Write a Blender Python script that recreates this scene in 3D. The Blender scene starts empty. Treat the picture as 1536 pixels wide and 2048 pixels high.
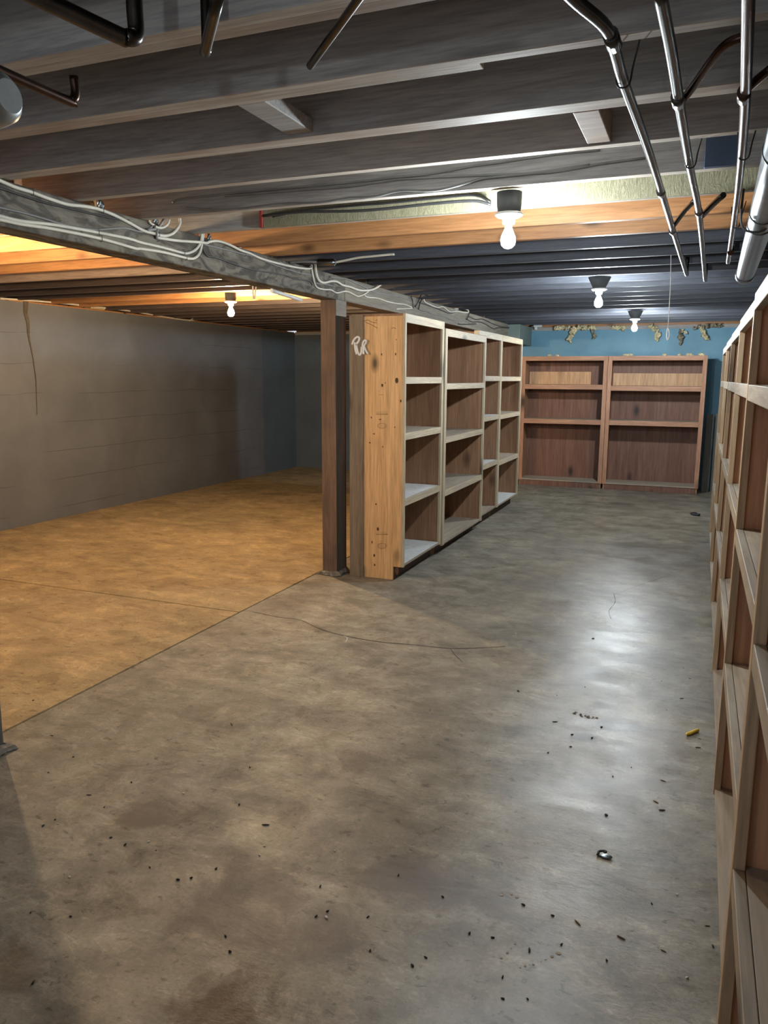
import bpy, bmesh, math, random
from mathutils import Vector, Matrix, noise
C = bpy.context.scene.collection
S = bpy.context.scene
rnd = random.Random(7)
W_, H_, F_ = 1536.0, 2048.0, 1536.0

# ------------------------------------------------------------ camera
CAM = Vector((0, 0, 1.55))
dy = Vector((1400 - 768, 1024 - 758, -F_)).normalized()          # world Y seen by the camera
dx = Vector((3080 + 768, -(1024 - 735), F_)); dx = (dx - dy * dx.dot(dy)).normalized()
dz = dx.cross(dy)
R = Matrix((dx, dy, dz))
cd = bpy.data.cameras.new('camera'); cam = bpy.data.objects.new('camera', cd); C.objects.link(cam)
cd.sensor_fit = 'HORIZONTAL'; cd.sensor_width = 36; cd.lens = 36 * F_ / W_
cd.clip_start = 0.02
cam.matrix_world = Matrix.Translation(CAM) @ R.to_4x4()
S.camera = cam

def at(px, py, ax, v):
    """the point of the plane (axis ax = v) seen at a pixel of the photograph"""
    d = R @ Vector((px - W_ / 2, H_ / 2 - py, -F_))
    return CAM + d * ((v - CAM[ax]) / d[ax])

# ------------------------------------------------------------ light and exposure
WHITE_BULB = 75.0      # emission strength of the white bulbs
WARM_BULB = 62.0
COOL = (0.86, 0.95, 1.0)
WARM = (1.0, 0.70, 0.40)
w = bpy.data.worlds.new('world'); S.world = w; w.use_nodes = True
w.node_tree.nodes['Background'].inputs[0].default_value = (0.80, 0.84, 0.92, 1)
w.node_tree.nodes['Background'].inputs[1].default_value = 0.045  # ambient fill, entering by the side left open behind the camera
S.view_settings.view_transform = 'Standard'; S.view_settings.look = 'None'
S.view_settings.gamma = 1; S.view_settings.use_curve_mapping = False
S.view_settings.exposure = 4.3
S.cycles.max_bounces = 10; S.cycles.diffuse_bounces = 6

# ------------------------------------------------------------ materials
def mat(name):
    m = bpy.data.materials.new(name); m.use_nodes = True
    nt = m.node_tree; b = nt.nodes['Principled BSDF']
    return m, nt, b
def N(nt, t, **kw):
    n = nt.nodes.new(t)
    for k, v in kw.items():
        if k in n.inputs: n.inputs[k].default_value = v
        else: setattr(n, k, v)
    return n
def ramp(nt, src, stops):
    r = nt.nodes.new('ShaderNodeValToRGB'); nt.links.new(src, r.inputs[0])
    e = r.color_ramp.elements
    while len(e) < len(stops): e.new(0.5)
    for i, (p, c) in enumerate(stops):
        e[i].position = p; e[i].color = c if len(c) == 4 else (*c, 1)
    return r.outputs[0]
def mix(nt, fac, a, b, mode='MIX'):
    m = nt.nodes.new('ShaderNodeMix'); m.data_type = 'RGBA'; m.blend_type = mode
    for i, v in ((0, fac), (6, a), (7, b)):
        if hasattr(v, 'links') or isinstance(v, bpy.types.NodeSocket): nt.links.new(v, m.inputs[i])
        else: m.inputs[i].default_value = v if i == 0 else (*v, 1)
    return m.outputs[2]
def math_(nt, op, a, b=None, c=None):
    m = nt.nodes.new('ShaderNodeMath'); m.operation = op
    for i, v in ((0, a), (1, b), (2, c)):
        if v is None: continue
        if isinstance(v, bpy.types.NodeSocket): nt.links.new(v, m.inputs[i])
        else: m.inputs[i].default_value = v
    return m.outputs[0]
def coords(nt, scale, rand=True, loc=(0, 0, 0)):
    tc = nt.nodes.new('ShaderNodeTexCoord'); mp = nt.nodes.new('ShaderNodeMapping')
    mp.inputs['Scale'].default_value = scale; mp.inputs['Location'].default_value = loc
    if rand:
        oi = nt.nodes.new('ShaderNodeObjectInfo')
        v = nt.nodes.new('ShaderNodeVectorMath'); v.operation = 'ADD'
        s = nt.nodes.new('ShaderNodeVectorMath'); s.operation = 'SCALE'; s.inputs[0].default_value = (7.3, 5.1, 9.7)
        nt.links.new(oi.outputs['Random'], s.inputs['Scale'])
        nt.links.new(tc.outputs['Object'], v.inputs[0]); nt.links.new(s.outputs[0], v.inputs[1])
        nt.links.new(v.outputs[0], mp.inputs[0])
    else:
        nt.links.new(tc.outputs['Object'], mp.inputs[0])
    return mp.outputs[0]
def noise_(nt, vec, scale, detail=4, rough=0.55, dist=0.0):
    n = nt.nodes.new('ShaderNodeTexNoise'); nt.links.new(vec, n.inputs['Vector'])
    n.inputs['Scale'].default_value = scale; n.inputs['Detail'].default_value = detail
    n.inputs['Roughness'].default_value = rough; n.inputs['Distortion'].default_value = dist
    return n.outputs['Fac']
def bump(nt, b, src, strength, dist=0.01):
    bp = nt.nodes.new('ShaderNodeBump'); bp.inputs['Strength'].default_value = strength
    bp.inputs['Distance'].default_value = dist
    nt.links.new(src, bp.inputs['Height']); nt.links.new(bp.outputs[0], b.inputs['Normal'])

def wood(name, dark, light, axis='z', grain=1.0, knots=0.0, rough=0.6, blotch=None, blotch_amt=0.5):
    m, nt, b = mat(name)
    k = {'x': 0, 'y': 1, 'z': 2}[axis]
    sc = [14 * grain] * 3; sc[k] = 0.9 * grain
    v = coords(nt, sc)
    g = noise_(nt, v, 1.6, 5, 0.6, 1.2)
    fine = noise_(nt, v, 9, 3, 0.6)
    col = ramp(nt, g, [(0.30, dark), (0.52, [(a + c) / 2 for a, c in zip(dark, light)]), (0.70, light)])
    f2 = ramp(nt, fine, [(0.35, (0.72, 0.72, 0.72)), (0.6, (1.05, 1.05, 1.05))])
    col = mix(nt, 0.8, col, f2, 'MULTIPLY')
    big = noise_(nt, coords(nt, (1, 1, 1)), 2.2, 3)
    if blotch:
        f = ramp(nt, big, [(0.45, (0, 0, 0)), (0.62, (blotch_amt,) * 3)])
        col = mix(nt, f, col, blotch)
    if knots:
        sk = [5.5] * 3; sk[k] = 2.6
        vo = nt.nodes.new('ShaderNodeTexVoronoi'); vo.inputs['Scale'].default_value = knots
        nt.links.new(coords(nt, sk), vo.inputs['Vector'])
        kf = ramp(nt, vo.outputs['Distance'], [(0.05, (1, 1, 1)), (0.10, (0.55,) * 3), (0.17, (0, 0, 0))])
        col = mix(nt, kf, col, [c * 0.16 for c in dark])
    nt.links.new(col, b.inputs['Base Color'])
    b.inputs['Roughness'].default_value = rough
    bump(nt, b, fine, 0.15, 0.004)
    return m

def plain(name, col, rough=0.6, metal=0.0, var=0.15, scale=12, bmp=0.0):
    m, nt, b = mat(name)
    n = noise_(nt, coords(nt, (1, 1, 1)), scale, 4)
    c = ramp(nt, n, [(0.3, [x * (1 - var) for x in col]), (0.7, [min(1, x * (1 + var)) for x in col])])
    nt.links.new(c, b.inputs['Base Color'])
    b.inputs['Roughness'].default_value = rough; b.inputs['Metallic'].default_value = metal
    if bmp: bump(nt, b, n, bmp, 0.01)
    return m

def spots(nt, col, places, colour, amt, edge_noise):
    """stains of their own shape at places (x, y, rx, ry) on the slab"""
    tc = nt.nodes.new('ShaderNodeTexCoord'); sp = nt.nodes.new('ShaderNodeSeparateXYZ')
    nt.links.new(tc.outputs['Object'], sp.inputs[0])
    for (x, y, rx, ry) in places:
        a = math_(nt, 'MULTIPLY', math_(nt, 'SUBTRACT', sp.outputs[0], x), 1 / rx)
        c = math_(nt, 'MULTIPLY', math_(nt, 'SUBTRACT', sp.outputs[1], y), 1 / ry)
        d = math_(nt, 'ADD', math_(nt, 'MULTIPLY', a, a), math_(nt, 'MULTIPLY', c, c))
        d = math_(nt, 'ADD', d, math_(nt, 'MULTIPLY', math_(nt, 'SUBTRACT', edge_noise, 0.5), 5.0))
        f = ramp(nt, d, [(0.0, (amt,) * 3), (0.5, (amt * 0.6,) * 3), (1.0, (0, 0, 0))])
        col = mix(nt, f, col, colour)
    return col

def concrete(name, c_dark, c_mid, c_light, r0, r1, stains=()):
    m, nt, b = mat(name)
    v = coords(nt, (1, 1, 1), rand=False)
    big = noise_(nt, v, 0.8, 4, 0.6, 0.3)
    mid = noise_(nt, v, 4.5, 9, 0.68, 0.35)
    streak = noise_(nt, coords(nt, (1.0, 2.6, 1), rand=False), 3.4, 9, 0.72, 0.5)
    flake = noise_(nt, coords(nt, (1.0, 1.7, 1), rand=False, loc=(11, 4, 0)), 3.0, 10, 0.66, 0.6)
    pits = noise_(nt, coords(nt, (1.0, 1.6, 1), rand=False, loc=(1, 9, 0)), 17, 8, 0.7, 0.4)
    fine = noise_(nt, v, 85, 6, 0.75)
    col = ramp(nt, mid, [(0.36, c_dark), (0.5, c_mid), (0.64, c_light)])
    col = mix(nt, 0.9, col, ramp(nt, big, [(0.36, (0.74, 0.74, 0.75)), (0.62, (1.13, 1.11, 1.08))]), 'MULTIPLY')
    col = mix(nt, 0.9, col, ramp(nt, flake, [(0.38, (0.72, 0.69, 0.68)), (0.415, (0.97, 0.97, 0.97)), (0.54, (1, 1, 1)), (0.56, (1.32, 1.30, 1.26)), (0.60, (1.12, 1.11, 1.09))]), 'MULTIPLY')
    col = mix(nt, 0.85, col, ramp(nt, streak, [(0.34, (0.82, 0.81, 0.80)), (0.5, (1, 1, 1)), (0.64, (1.14, 1.13, 1.11))]), 'MULTIPLY')
    col = mix(nt, 0.9, col, ramp(nt, pits, [(0.36, (0.50, 0.48, 0.45)), (0.41, (1, 1, 1)), (0.58, (1, 1, 1)), (0.63, (1.25, 1.24, 1.22))]), 'MULTIPLY')
    col = mix(nt, 0.9, col, ramp(nt, fine, [(0.32, (0.80,) * 3), (0.66, (1.14,) * 3)]), 'MULTIPLY')
    # thin trowel lines: narrow contours of a warped noise
    c1 = noise_(nt, coords(nt, (1.0, 2.2, 1), rand=False, loc=(3, 8, 0)), 3.4, 8, 0.66, 0.8)
    line = math_(nt, 'ABSOLUTE', math_(nt, 'SUBTRACT', c1, 0.47))
    lf = ramp(nt, line, [(0.0, (0.5,) * 3), (0.006, (0.22,) * 3), (0.014, (0, 0, 0))])
    lf = mix(nt, 1.0, lf, ramp(nt, big, [(0.45, (0, 0, 0)), (0.6, (1, 1, 1))]), 'MULTIPLY')
    col = mix(nt, lf, col, [x * 0.36 for x in c_dark])
    for places, colour, amt in stains:
        col = spots(nt, col, places, colour, amt, mid)
    nt.links.new(col, b.inputs['Base Color'])
    rr = ramp(nt, noise_(nt, v, 1.7, 6, 0.62, 0.8), [(0.38, (r0,) * 3), (0.62, (r1,) * 3)])
    sx = nt.nodes.new('ShaderNodeSeparateXYZ'); nt.links.new(v, sx.inputs[0])     # worn shine only along the right hand walkway
    wx = math_(nt, 'ADD', sx.outputs[0], math_(nt, 'MULTIPLY', math_(nt, 'SUBTRACT', mid, 0.5), 1.6))
    wf = ramp(nt, math_(nt, 'MULTIPLY', math_(nt, 'ADD', wx, 1.75), 1.2), [(0.0, (0.68,) * 3), (1.0, (0, 0, 0))])
    rr = mix(nt, wf, rr, (0.85, 0.85, 0.85))
    nt.links.new(rr, b.inputs['Roughness'])
    h = math_(nt, 'ADD', math_(nt, 'MULTIPLY', streak, 0.8), math_(nt, 'MULTIPLY', fine, 0.12))
    bump(nt, b, h, 0.30, 0.012)
    return m

M = {}
M['floor_gray'] = concrete('gray_concrete', (0.160, 0.140, 0.106), (0.222, 0.200, 0.156), (0.282, 0.260, 0.210), 0.28, 0.42, stains=[
    ([(-0.78, 1.16, 0.30, 0.16), (-0.98, 1.42, 0.20, 0.13), (-0.55, 1.27, 0.20, 0.10), (-0.66, 1.08, 0.24, 0.10), (-1.05, 1.15, 0.2, 0.12)], (0.055, 0.033, 0.020), 0.95),
    ([(-1.62, 1.30, 0.12, 0.10), (-1.75, 2.0, 0.10, 0.08)], (0.10, 0.07, 0.035), 0.6),
    ([(-1.10, 1.75, 0.34, 0.22), (-0.62, 2.05, 0.26, 0.18), (-1.75, 2.02, 0.16, 0.08)], (0.11, 0.09, 0.078), 0.6),
    ([(-0.25, 3.40, 0.10, 0.06), (-0.34, 3.25, 0.09, 0.05), (-0.32, 3.62, 0.07, 0.04)], (0.06, 0.045, 0.035), 0.7)])
M['floor_tan'] = concrete('tan_concrete', (0.30, 0.215, 0.110), (0.35, 0.257, 0.135), (0.40, 0.300, 0.165), 0.6, 0.75)
M['rough_concrete'] = plain('rough_concrete', (0.2, 0.18, 0.15), 0.9, 0, 0.5, 30, 1.0)
M['crack_fill'] = plain('brown_crack_fill', (0.10, 0.085, 0.065), 0.9, 0, 0.3, 20)
M['joint'] = plain('dark_joint', (0.02, 0.018, 0.015), 0.9)

def wall_mat(name, c, var=0.12, lines=True):
    m, nt, b = mat(name)
    v = coords(nt, (1, 1, 1), rand=False)
    n = noise_(nt, v, 1.6, 6, 0.6, 0.4); f = noise_(nt, v, 55, 3)
    col = ramp(nt, n, [(0.35, [x * (1 - var) for x in c]), (0.65, [x * (1 + var) for x in c])])
    # pale scuffs
    sc = noise_(nt, coords(nt, (1, 1, 0.35), rand=False, loc=(2, 5, 1)), 7, 6, 0.7, 1.5)
    col = mix(nt, ramp(nt, sc, [(0.70, (0, 0, 0)), (0.76, (0.35,) * 3)]), col, [min(1, x * 2.2) for x in c])
    if lines:   # form board lines left in the concrete
        wv = nt.nodes.new('ShaderNodeSeparateXYZ'); nt.links.new(v, wv.inputs[0])
        z = math_(nt, 'ADD', wv.outputs[2], math_(nt, 'MULTIPLY', noise_(nt, coords(nt, (1, 1.2, 0.2), rand=False), 1.3, 2), 0.06))
        fr = math_(nt, 'FRACT', math_(nt, 'MULTIPLY', z, 1 / 0.31))
        lf = ramp(nt, math_(nt, 'ABSOLUTE', math_(nt, 'SUBTRACT', fr, 0.5)), [(0.0, (0.75,) * 3), (0.012, (0.4,) * 3), (0.022, (0, 0, 0))])
        lf = mix(nt, 1.0, lf, ramp(nt, noise_(nt, v, 0.9, 3), [(0.47, (0, 0, 0)), (0.56, (1, 1, 1))]), 'MULTIPLY')
        col = mix(nt, lf, col, [x * 0.4 for x in c])
    nt.links.new(col, b.inputs['Base Color']); b.inputs['Roughness'].default_value = 0.55
    bump(nt, b, math_(nt, 'ADD', n, math_(nt, 'MULTIPLY', f, 0.3)), 0.35, 0.01)
    return m
M['wall_taupe'] = wall_mat('taupe_wall_paint', (0.145, 0.158, 0.178))
M['wall_bluegray'] = wall_mat('blue_gray_wall_paint', (0.105, 0.135, 0.16), lines=False)
M['wall_blue'] = wall_mat('blue_wall_paint', (0.13, 0.31, 0.43), lines=False)
M['wall_plain'] = wall_mat('plain_wall', (0.22, 0.21, 0.2))

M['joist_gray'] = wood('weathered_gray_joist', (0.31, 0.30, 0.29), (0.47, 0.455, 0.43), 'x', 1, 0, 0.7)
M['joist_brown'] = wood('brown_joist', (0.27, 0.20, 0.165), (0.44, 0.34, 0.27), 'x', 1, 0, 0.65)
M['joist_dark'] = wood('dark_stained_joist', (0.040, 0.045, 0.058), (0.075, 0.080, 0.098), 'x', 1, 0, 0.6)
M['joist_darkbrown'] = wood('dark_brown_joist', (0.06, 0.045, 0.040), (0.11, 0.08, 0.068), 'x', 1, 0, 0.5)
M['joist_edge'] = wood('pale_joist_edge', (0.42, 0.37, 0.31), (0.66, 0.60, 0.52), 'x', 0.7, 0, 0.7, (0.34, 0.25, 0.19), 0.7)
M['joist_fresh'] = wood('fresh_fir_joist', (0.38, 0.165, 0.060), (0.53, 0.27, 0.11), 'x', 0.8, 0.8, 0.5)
M['subfloor'] = wood('subfloor_board', (0.16, 0.13, 0.11), (0.28, 0.23, 0.19), 'y', 0.7, 0, 0.8)
M['beam'] = wood('gray_weathered_beam', (0.15, 0.132, 0.102), (0.27, 0.24, 0.185), 'y', 0.8, 0, 0.75)
m, nt, b = mat('blotched_gray_beam')
v = coords(nt, (1, 0.42, 1), rand=False)
nn = noise_(nt, v, 11, 5, 0.62, 1.6); n2 = noise_(nt, coords(nt, (12, 0.8, 12), rand=False), 2, 4, 0.6, 0.8)
c = ramp(nt, nn, [(0.36, (0.055, 0.047, 0.036)), (0.46, (0.09, 0.079, 0.060)), (0.51, (0.15, 0.132, 0.102)), (0.66, (0.21, 0.186, 0.145))])
c = mix(nt, 0.75, c, ramp(nt, n2, [(0.35, (0.65,) * 3), (0.6, (1.1,) * 3)]), 'MULTIPLY')
nt.links.new(c, b.inputs['Base Color']); b.inputs['Roughness'].default_value = 0.8; bump(nt, b, nn, 0.3, 0.005)
M['beam_blotched'] = m
M['post'] = wood('brown_gray_post', (0.12, 0.072, 0.046), (0.24, 0.15, 0.098), 'z', 0.8, 0, 0.7, (0.06, 0.045, 0.036), 0.7)
M['ply_honey'] = wood('honey_plywood', (0.60, 0.34, 0.14), (0.78, 0.50, 0.24), 'z', 0.55, 0.75, 0.55)
M['ply_gray'] = wood('weathered_board', (0.15, 0.11, 0.075), (0.27, 0.21, 0.145), 'z', 0.7, 0.5, 0.7)
M['ply_brown'] = wood('brown_plywood', (0.145, 0.064, 0.040), (0.235, 0.112, 0.072), 'z', 0.45, 0.55, 0.6)
M['ply_side'] = wood('reddish_plywood', (0.26, 0.135, 0.07), (0.40, 0.225, 0.125), 'z', 0.5, 0.5, 0.6)
M['ply_right'] = wood('orange_brown_plywood', (0.40, 0.20, 0.10), (0.56, 0.32, 0.18), 'z', 0.5, 0.4, 0.6)
M['frame_pine'] = wood('pale_pine_stile', (0.42, 0.335, 0.22), (0.60, 0.50, 0.345), 'z', 0.8, 0.4, 0.6)
M['rail_pine'] = wood('pale_pine_rail', (0.44, 0.35, 0.235), (0.62, 0.52, 0.365), 'x', 0.8, 0.6, 0.6, (0.42, 0.37, 0.31), 0.5)
M['rail_mid'] = wood('tan_rail', (0.235, 0.18, 0.12), (0.34, 0.275, 0.19), 'x', 0.8, 0.5, 0.6, (0.33, 0.29, 0.23), 0.5)
M['frame_red'] = wood('reddish_fir_stile', (0.38, 0.175, 0.095), (0.54, 0.285, 0.17), 'z', 0.8, 0.4, 0.6)
M['rail_red'] = wood('reddish_fir_rail', (0.38, 0.18, 0.10), (0.54, 0.295, 0.175), 'x', 0.8, 0.5, 0.6)
M['stile_brown'] = wood('brown_stile', (0.33, 0.225, 0.13), (0.48, 0.35, 0.215), 'z', 0.8, 0.3, 0.6)
M['shelf_dusty'] = wood('dusty_shelf_board', (0.31, 0.245, 0.175), (0.45, 0.375, 0.285), 'x', 0.5, 0, 0.8, (0.33, 0.29, 0.24), 0.6)
M['liner'] = plain('white_shelf_liner', (0.60, 0.61, 0.60), 0.6, 0, 0.12, 20)
M['kick'] = wood('dark_toe_board', (0.06, 0.035, 0.024), (0.12, 0.075, 0.05), 'x', 0.6, 0, 0.7)
M['pale_ply'] = wood('pale_plywood_strip', (0.54, 0.30, 0.15), (0.68, 0.42, 0.23), 'z', 0.5, 0.4, 0.6)
M['old_board'] = wood('old_gray_board', (0.07, 0.07, 0.06), (0.14, 0.13, 0.11), 'z', 0.8, 0, 0.8)
M['cable_white'] = plain('white_cable_sheath', (0.66, 0.63, 0.54), 0.45, 0, 0.12, 8)
M['cable_gray'] = plain('gray_cable_sheath', (0.22, 0.22, 0.21), 0.45, 0, 0.2, 8)
M['cable_dark'] = plain('dark_cable_sheath', (0.035, 0.035, 0.035), 0.4, 0, 0.2, 8)
M['staple'] = plain('staple_steel', (0.05, 0.05, 0.05), 0.4, 0.5)
M['copper'] = plain('tarnished_copper', (0.075, 0.045, 0.034), 0.32, 1.0, 0.3, 14)
M['steel'] = plain('dull_steel_pipe', (0.075, 0.072, 0.070), 0.30, 1.0, 0.3, 14)
M['galv'] = plain('galvanised_duct', (0.25, 0.28, 0.30), 0.28, 1.0, 0.2, 9)
M['galv_dull'] = plain('dull_galvanised_duct', (0.34, 0.37, 0.38), 0.42, 0.7, 0.2, 9)
M['black_metal'] = plain('black_metal', (0.02, 0.02, 0.02), 0.5, 0.3)
M['porcelain'] = plain('white_porcelain', (0.7, 0.7, 0.68), 0.3, 0, 0.05)
M['box_gray'] = plain('gray_box_plastic', (0.10, 0.11, 0.11), 0.5)
M['white_paint'] = plain('white_paint', (0.72, 0.73, 0.72), 0.5, 0, 0.05)
M['ink'] = plain('stamp_ink', (0.30, 0.17, 0.07), 0.8)
M['knot'] = plain('dark_knot', (0.09, 0.04, 0.018), 0.8)
M['red_paint'] = plain('red_paint', (0.35, 0.04, 0.03), 0.5)
M['blue_paint'] = plain('blue_painted_steel', (0.035, 0.06, 0.11), 0.5)
M['insulation'] = plain('yellowed_glass_wool', (0.66, 0.58, 0.36), 0.95, 0, 0.4, 22, 0.8)
M['insulation_dirty'] = plain('dirty_glass_wool', (0.26, 0.23, 0.16), 0.95, 0, 0.5, 22, 0.8)
M['pellet'] = plain('black_droppings', (0.012, 0.010, 0.009), 0.7)
M['brown_chip'] = plain('brown_chip', (0.09, 0.05, 0.03), 0.8)
M['pale_chip'] = plain('pale_chip', (0.7, 0.66, 0.55), 0.7)
M['yellow'] = plain('yellow_wax', (0.75, 0.52, 0.05), 0.45)
M['string'] = plain('white_string', (0.72, 0.72, 0.7), 0.8)
M['green_paint'] = wall_mat('gray_green_paint', (0.17, 0.22, 0.20), lines=False)

m, nt, b = mat('osb')      # strand board: short crossed flakes
v = coords(nt, (1, 1, 1), rand=False)
n1 = noise_(nt, coords(nt, (26, 26, 7), rand=False), 2, 4, 0.6, 3.0)
vo = nt.nodes.new('ShaderNodeTexVoronoi'); nt.links.new(coords(nt, (30, 8, 55), rand=False), vo.inputs['Vector'])
c = ramp(nt, n1, [(0.3, (0.15, 0.138, 0.082)), (0.7, (0.27, 0.25, 0.16))])
c = mix(nt, 0.35, c, ramp(nt, vo.outputs['Distance'], [(0.2, (0.3, 0.3, 0.3)), (0.7, (0.75, 0.74, 0.7))]), 'SOFT_LIGHT')
nt.links.new(c, b.inputs['Base Color']); b.inputs['Roughness'].default_value = 0.6; bump(nt, b, n1, 0.5, 0.006)
M['osb'] = m

def emis(name, col, s):
    m, nt, b = mat(name)
    b.inputs['Base Color'].default_value = (*col, 1); b.inputs['Emission Color'].default_value = (*col, 1)
    b.inputs['Emission Strength'].default_value = s
    return m
for k, q in (('near', 1.0), ('mid', 1.15), ('far', 1.8), ('over', 0.10)): M['bulb_white_' + k] = emis('lit_white_bulb', COOL, WHITE_BULB * q)
for k, q in (('front', 1.9), ('rear', 3.0)): M['bulb_warm_' + k] = emis('lit_warm_bulb', WARM, WARM_BULB * q)

# ------------------------------------------------------------ mesh helpers
def box(bm, x0, x1, y0, y1, z0, z1):
    r = bmesh.ops.create_cube(bm, size=1)
    for v in r['verts']:
        v.co = Vector(((x0 + x1) / 2 + v.co.x * (x1 - x0), (y0 + y1) / 2 + v.co.y * (y1 - y0), (z0 + z1) / 2 + v.co.z * (z1 - z0)))
    return r['verts']
def smooth(pts, n=5):
    pts = [Vector(p) for p in pts]
    if len(pts) < 3: return pts
    P = [pts[0] * 2 - pts[1]] + pts + [pts[-1] * 2 - pts[-2]]
    out = []
    for i in range(1, len(P) - 2):
        a, b_, c_, d = P[i - 1:i + 3]
        for k in range(n):
            t = k / n
            out.append(0.5 * ((2 * b_) + (c_ - a) * t + (2 * a - 5 * b_ + 4 * c_ - d) * t * t + (3 * b_ - a - 3 * c_ + d) * t ** 3))
    out.append(pts[-1]); return out
def tube(bm, pts, r, seg=8, sub=5):
    P = smooth(pts, sub) if sub > 1 else [Vector(p) for p in pts]
    rs = r if isinstance(r, (list, tuple)) else [r] * len(P)
    up = Vector((0.13, 0.31, 0.94)); prev = None; rings = []
    for i, p in enumerate(P):
        t = (P[min(i + 1, len(P) - 1)] - P[max(i - 1, 0)]).normalized()
        u = (prev if prev is not None else up); u = (u - t * u.dot(t))
        if u.length < 1e-4: u = Vector((1, 0, 0)) - t * t.x
        u.normalize(); prev = u; v = t.cross(u)
        rr = rs[min(i, len(rs) - 1)]
        rings.append([bm.verts.new(p + (u * math.cos(a) + v * math.sin(a)) * rr) for a in [2 * math.pi * k / seg for k in range(seg)]])
    for a, b_ in zip(rings, rings[1:]):
        for k in range(seg):
            f = bm.faces.new((a[k], a[(k + 1) % seg], b_[(k + 1) % seg], b_[k])); f.smooth = True
    bm.faces.new(list(reversed(rings[0]))); bm.faces.new(rings[-1])
def lathe(bm, prof, c=(0, 0, 0), seg=20):
    c = Vector(c); rings = []
    for (r, z) in prof:
        rings.append([bm.verts.new(c + Vector((max(r, 1e-4) * math.cos(2 * math.pi * k / seg), max(r, 1e-4) * math.sin(2 * math.pi * k / seg), z))) for k in range(seg)])
    for a, b_ in zip(rings, rings[1:]):
        for k in range(seg):
            f = bm.faces.new((a[k], a[(k + 1) % seg], b_[(k + 1) % seg], b_[k])); f.smooth = True
    bm.faces.new(rings[0]); bm.faces.new(rings[-1])
def obj(name, bm, m, parent=None, bevel=0.0, loc=None, keep=False):
    me = bpy.data.meshes.new(name)
    bmesh.ops.recalc_face_normals(bm, faces=bm.faces)
    bm.to_mesh(me); bm.free()
    if isinstance(m, (list, tuple)):
        for q in m: me.materials.append(M[q])
    else: me.materials.append(M[m])
    o = bpy.data.objects.new(name, me); C.objects.link(o)
    if parent: o.parent = parent
    if loc: o.location = loc
    if bevel:
        md = o.modifiers.new('bevel', 'BEVEL'); md.width = bevel; md.segments = 2; md.limit_method = 'ANGLE'
    return o
def tag(o, label, cat, group=None):
    o['label'] = label; o['category'] = cat
    if group: o['group'] = group
    return o
def thing(name, label, cat, loc=(0, 0, 0), rz=0.0, group=None):
    o = bpy.data.objects.new(name, None); C.objects.link(o)
    o.location = loc; o.rotation_euler = (0, 0, rz); o.empty_display_size = 0.1
    return tag(o, label, cat, group)
def bx(name, x0, x1, y0, y1, z0, z1, m, parent=None, bevel=0.002):
    bm = bmesh.new(); box(bm, x0, x1, y0, y1, z0, z1); return obj(name, bm, m, parent, bevel)
def struct(o): o['kind'] = 'structure'; return o
ORD = ['first', 'second', 'third', 'fourth', 'fifth', 'sixth', 'seventh', 'eighth', 'ninth', 'tenth', 'eleventh', 'twelfth', 'thirteenth', 'fourteenth']

# ------------------------------------------------------------ room shell
XL, XR, Y0, YB = -6.45, 1.0, -2.4, 11.85
JB, JT = 2.30, 2.54            # joist bottoms and tops
def slab(name, x0, x1, y0, y1, m):
    return struct(bx(name, x0, x1, y0, y1, -0.12, 0.0, m, None, 0.004))
slab('floor', -2.738, XR, Y0, YB, 'floor_gray')
slab('floor', XL, -2.750, Y0, 4.214, 'floor_tan')
slab('floor', XL, -2.750, 4.226, YB, 'floor_tan')
struct(bx('floor', XL, XR, Y0, YB, -0.16, -0.012, 'joint', None, 0))
# wall left: taupe up to the change of paint, blue gray beyond it
bm = bmesh.new()
box(bm, XL - 0.2, XL, Y0 - 0.2, 10.77, -0.16, 2.285)
vs = box(bm, XL - 0.2, XL, 10.77, YB + 0.2, -0.16, 2.285)
for f in bm.faces:
    if f.calc_center_median().y > 10.8: f.material_index = 1
struct(obj('wall_left', bm, ['wall_taupe', 'wall_bluegray']))
bm = bmesh.new(); box(bm, XL, XR + 0.2, YB, YB + 0.2, -0.16, 2.25)
bmesh.ops.bisect_plane(bm, geom=bm.verts[:] + bm.edges[:] + bm.faces[:], plane_co=(-2.7, 0, 0), plane_no=(1, 0, 0))
for f in bm.faces:
    if f.calc_center_median().x < -2.71: f.material_index = 1
struct(obj('wall_back', bm, ['wall_blue', 'wall_bluegray']))
struct(bx('wall_right', XR, XR + 0.2, Y0 - 0.2, YB + 0.2, -0.16, 2.56, 'wall_plain', None, 0))
bm = bmesh.new()
x = XL - 0.2
while x < XR + 0.2:
    box(bm, x + 0.002, min(x + 0.18, XR + 0.2), Y0 - 0.2, YB + 0.2, JT, JT + 0.03); x += 0.182
box(bm, XL - 0.2, XR + 0.2, Y0 - 0.2, YB + 0.2, JT + 0.02, JT + 0.06)
struct(obj('ceiling', bm, 'subfloor'))
# sill plates on the walls
struct(bx('trim_1', XL - 0.16, XL - 0.005, Y0, YB, 2.285, JB, 'joist_fresh', None, 0.002))
struct(bx('trim_2', XL, XR, YB + 0.01, YB + 0.14, 2.25, JB, 'joist_gray', None, 0.002))
struct(bx('trim_3', XL, XR, YB + 0.06, YB + 0.10, JB, JT, 'joist_fresh', None, 0.002))
struct(bx('trim_4', XL - 0.18, XL - 0.14, Y0, YB, JB, JT, 'joist_darkbrown', None, 0))

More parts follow.
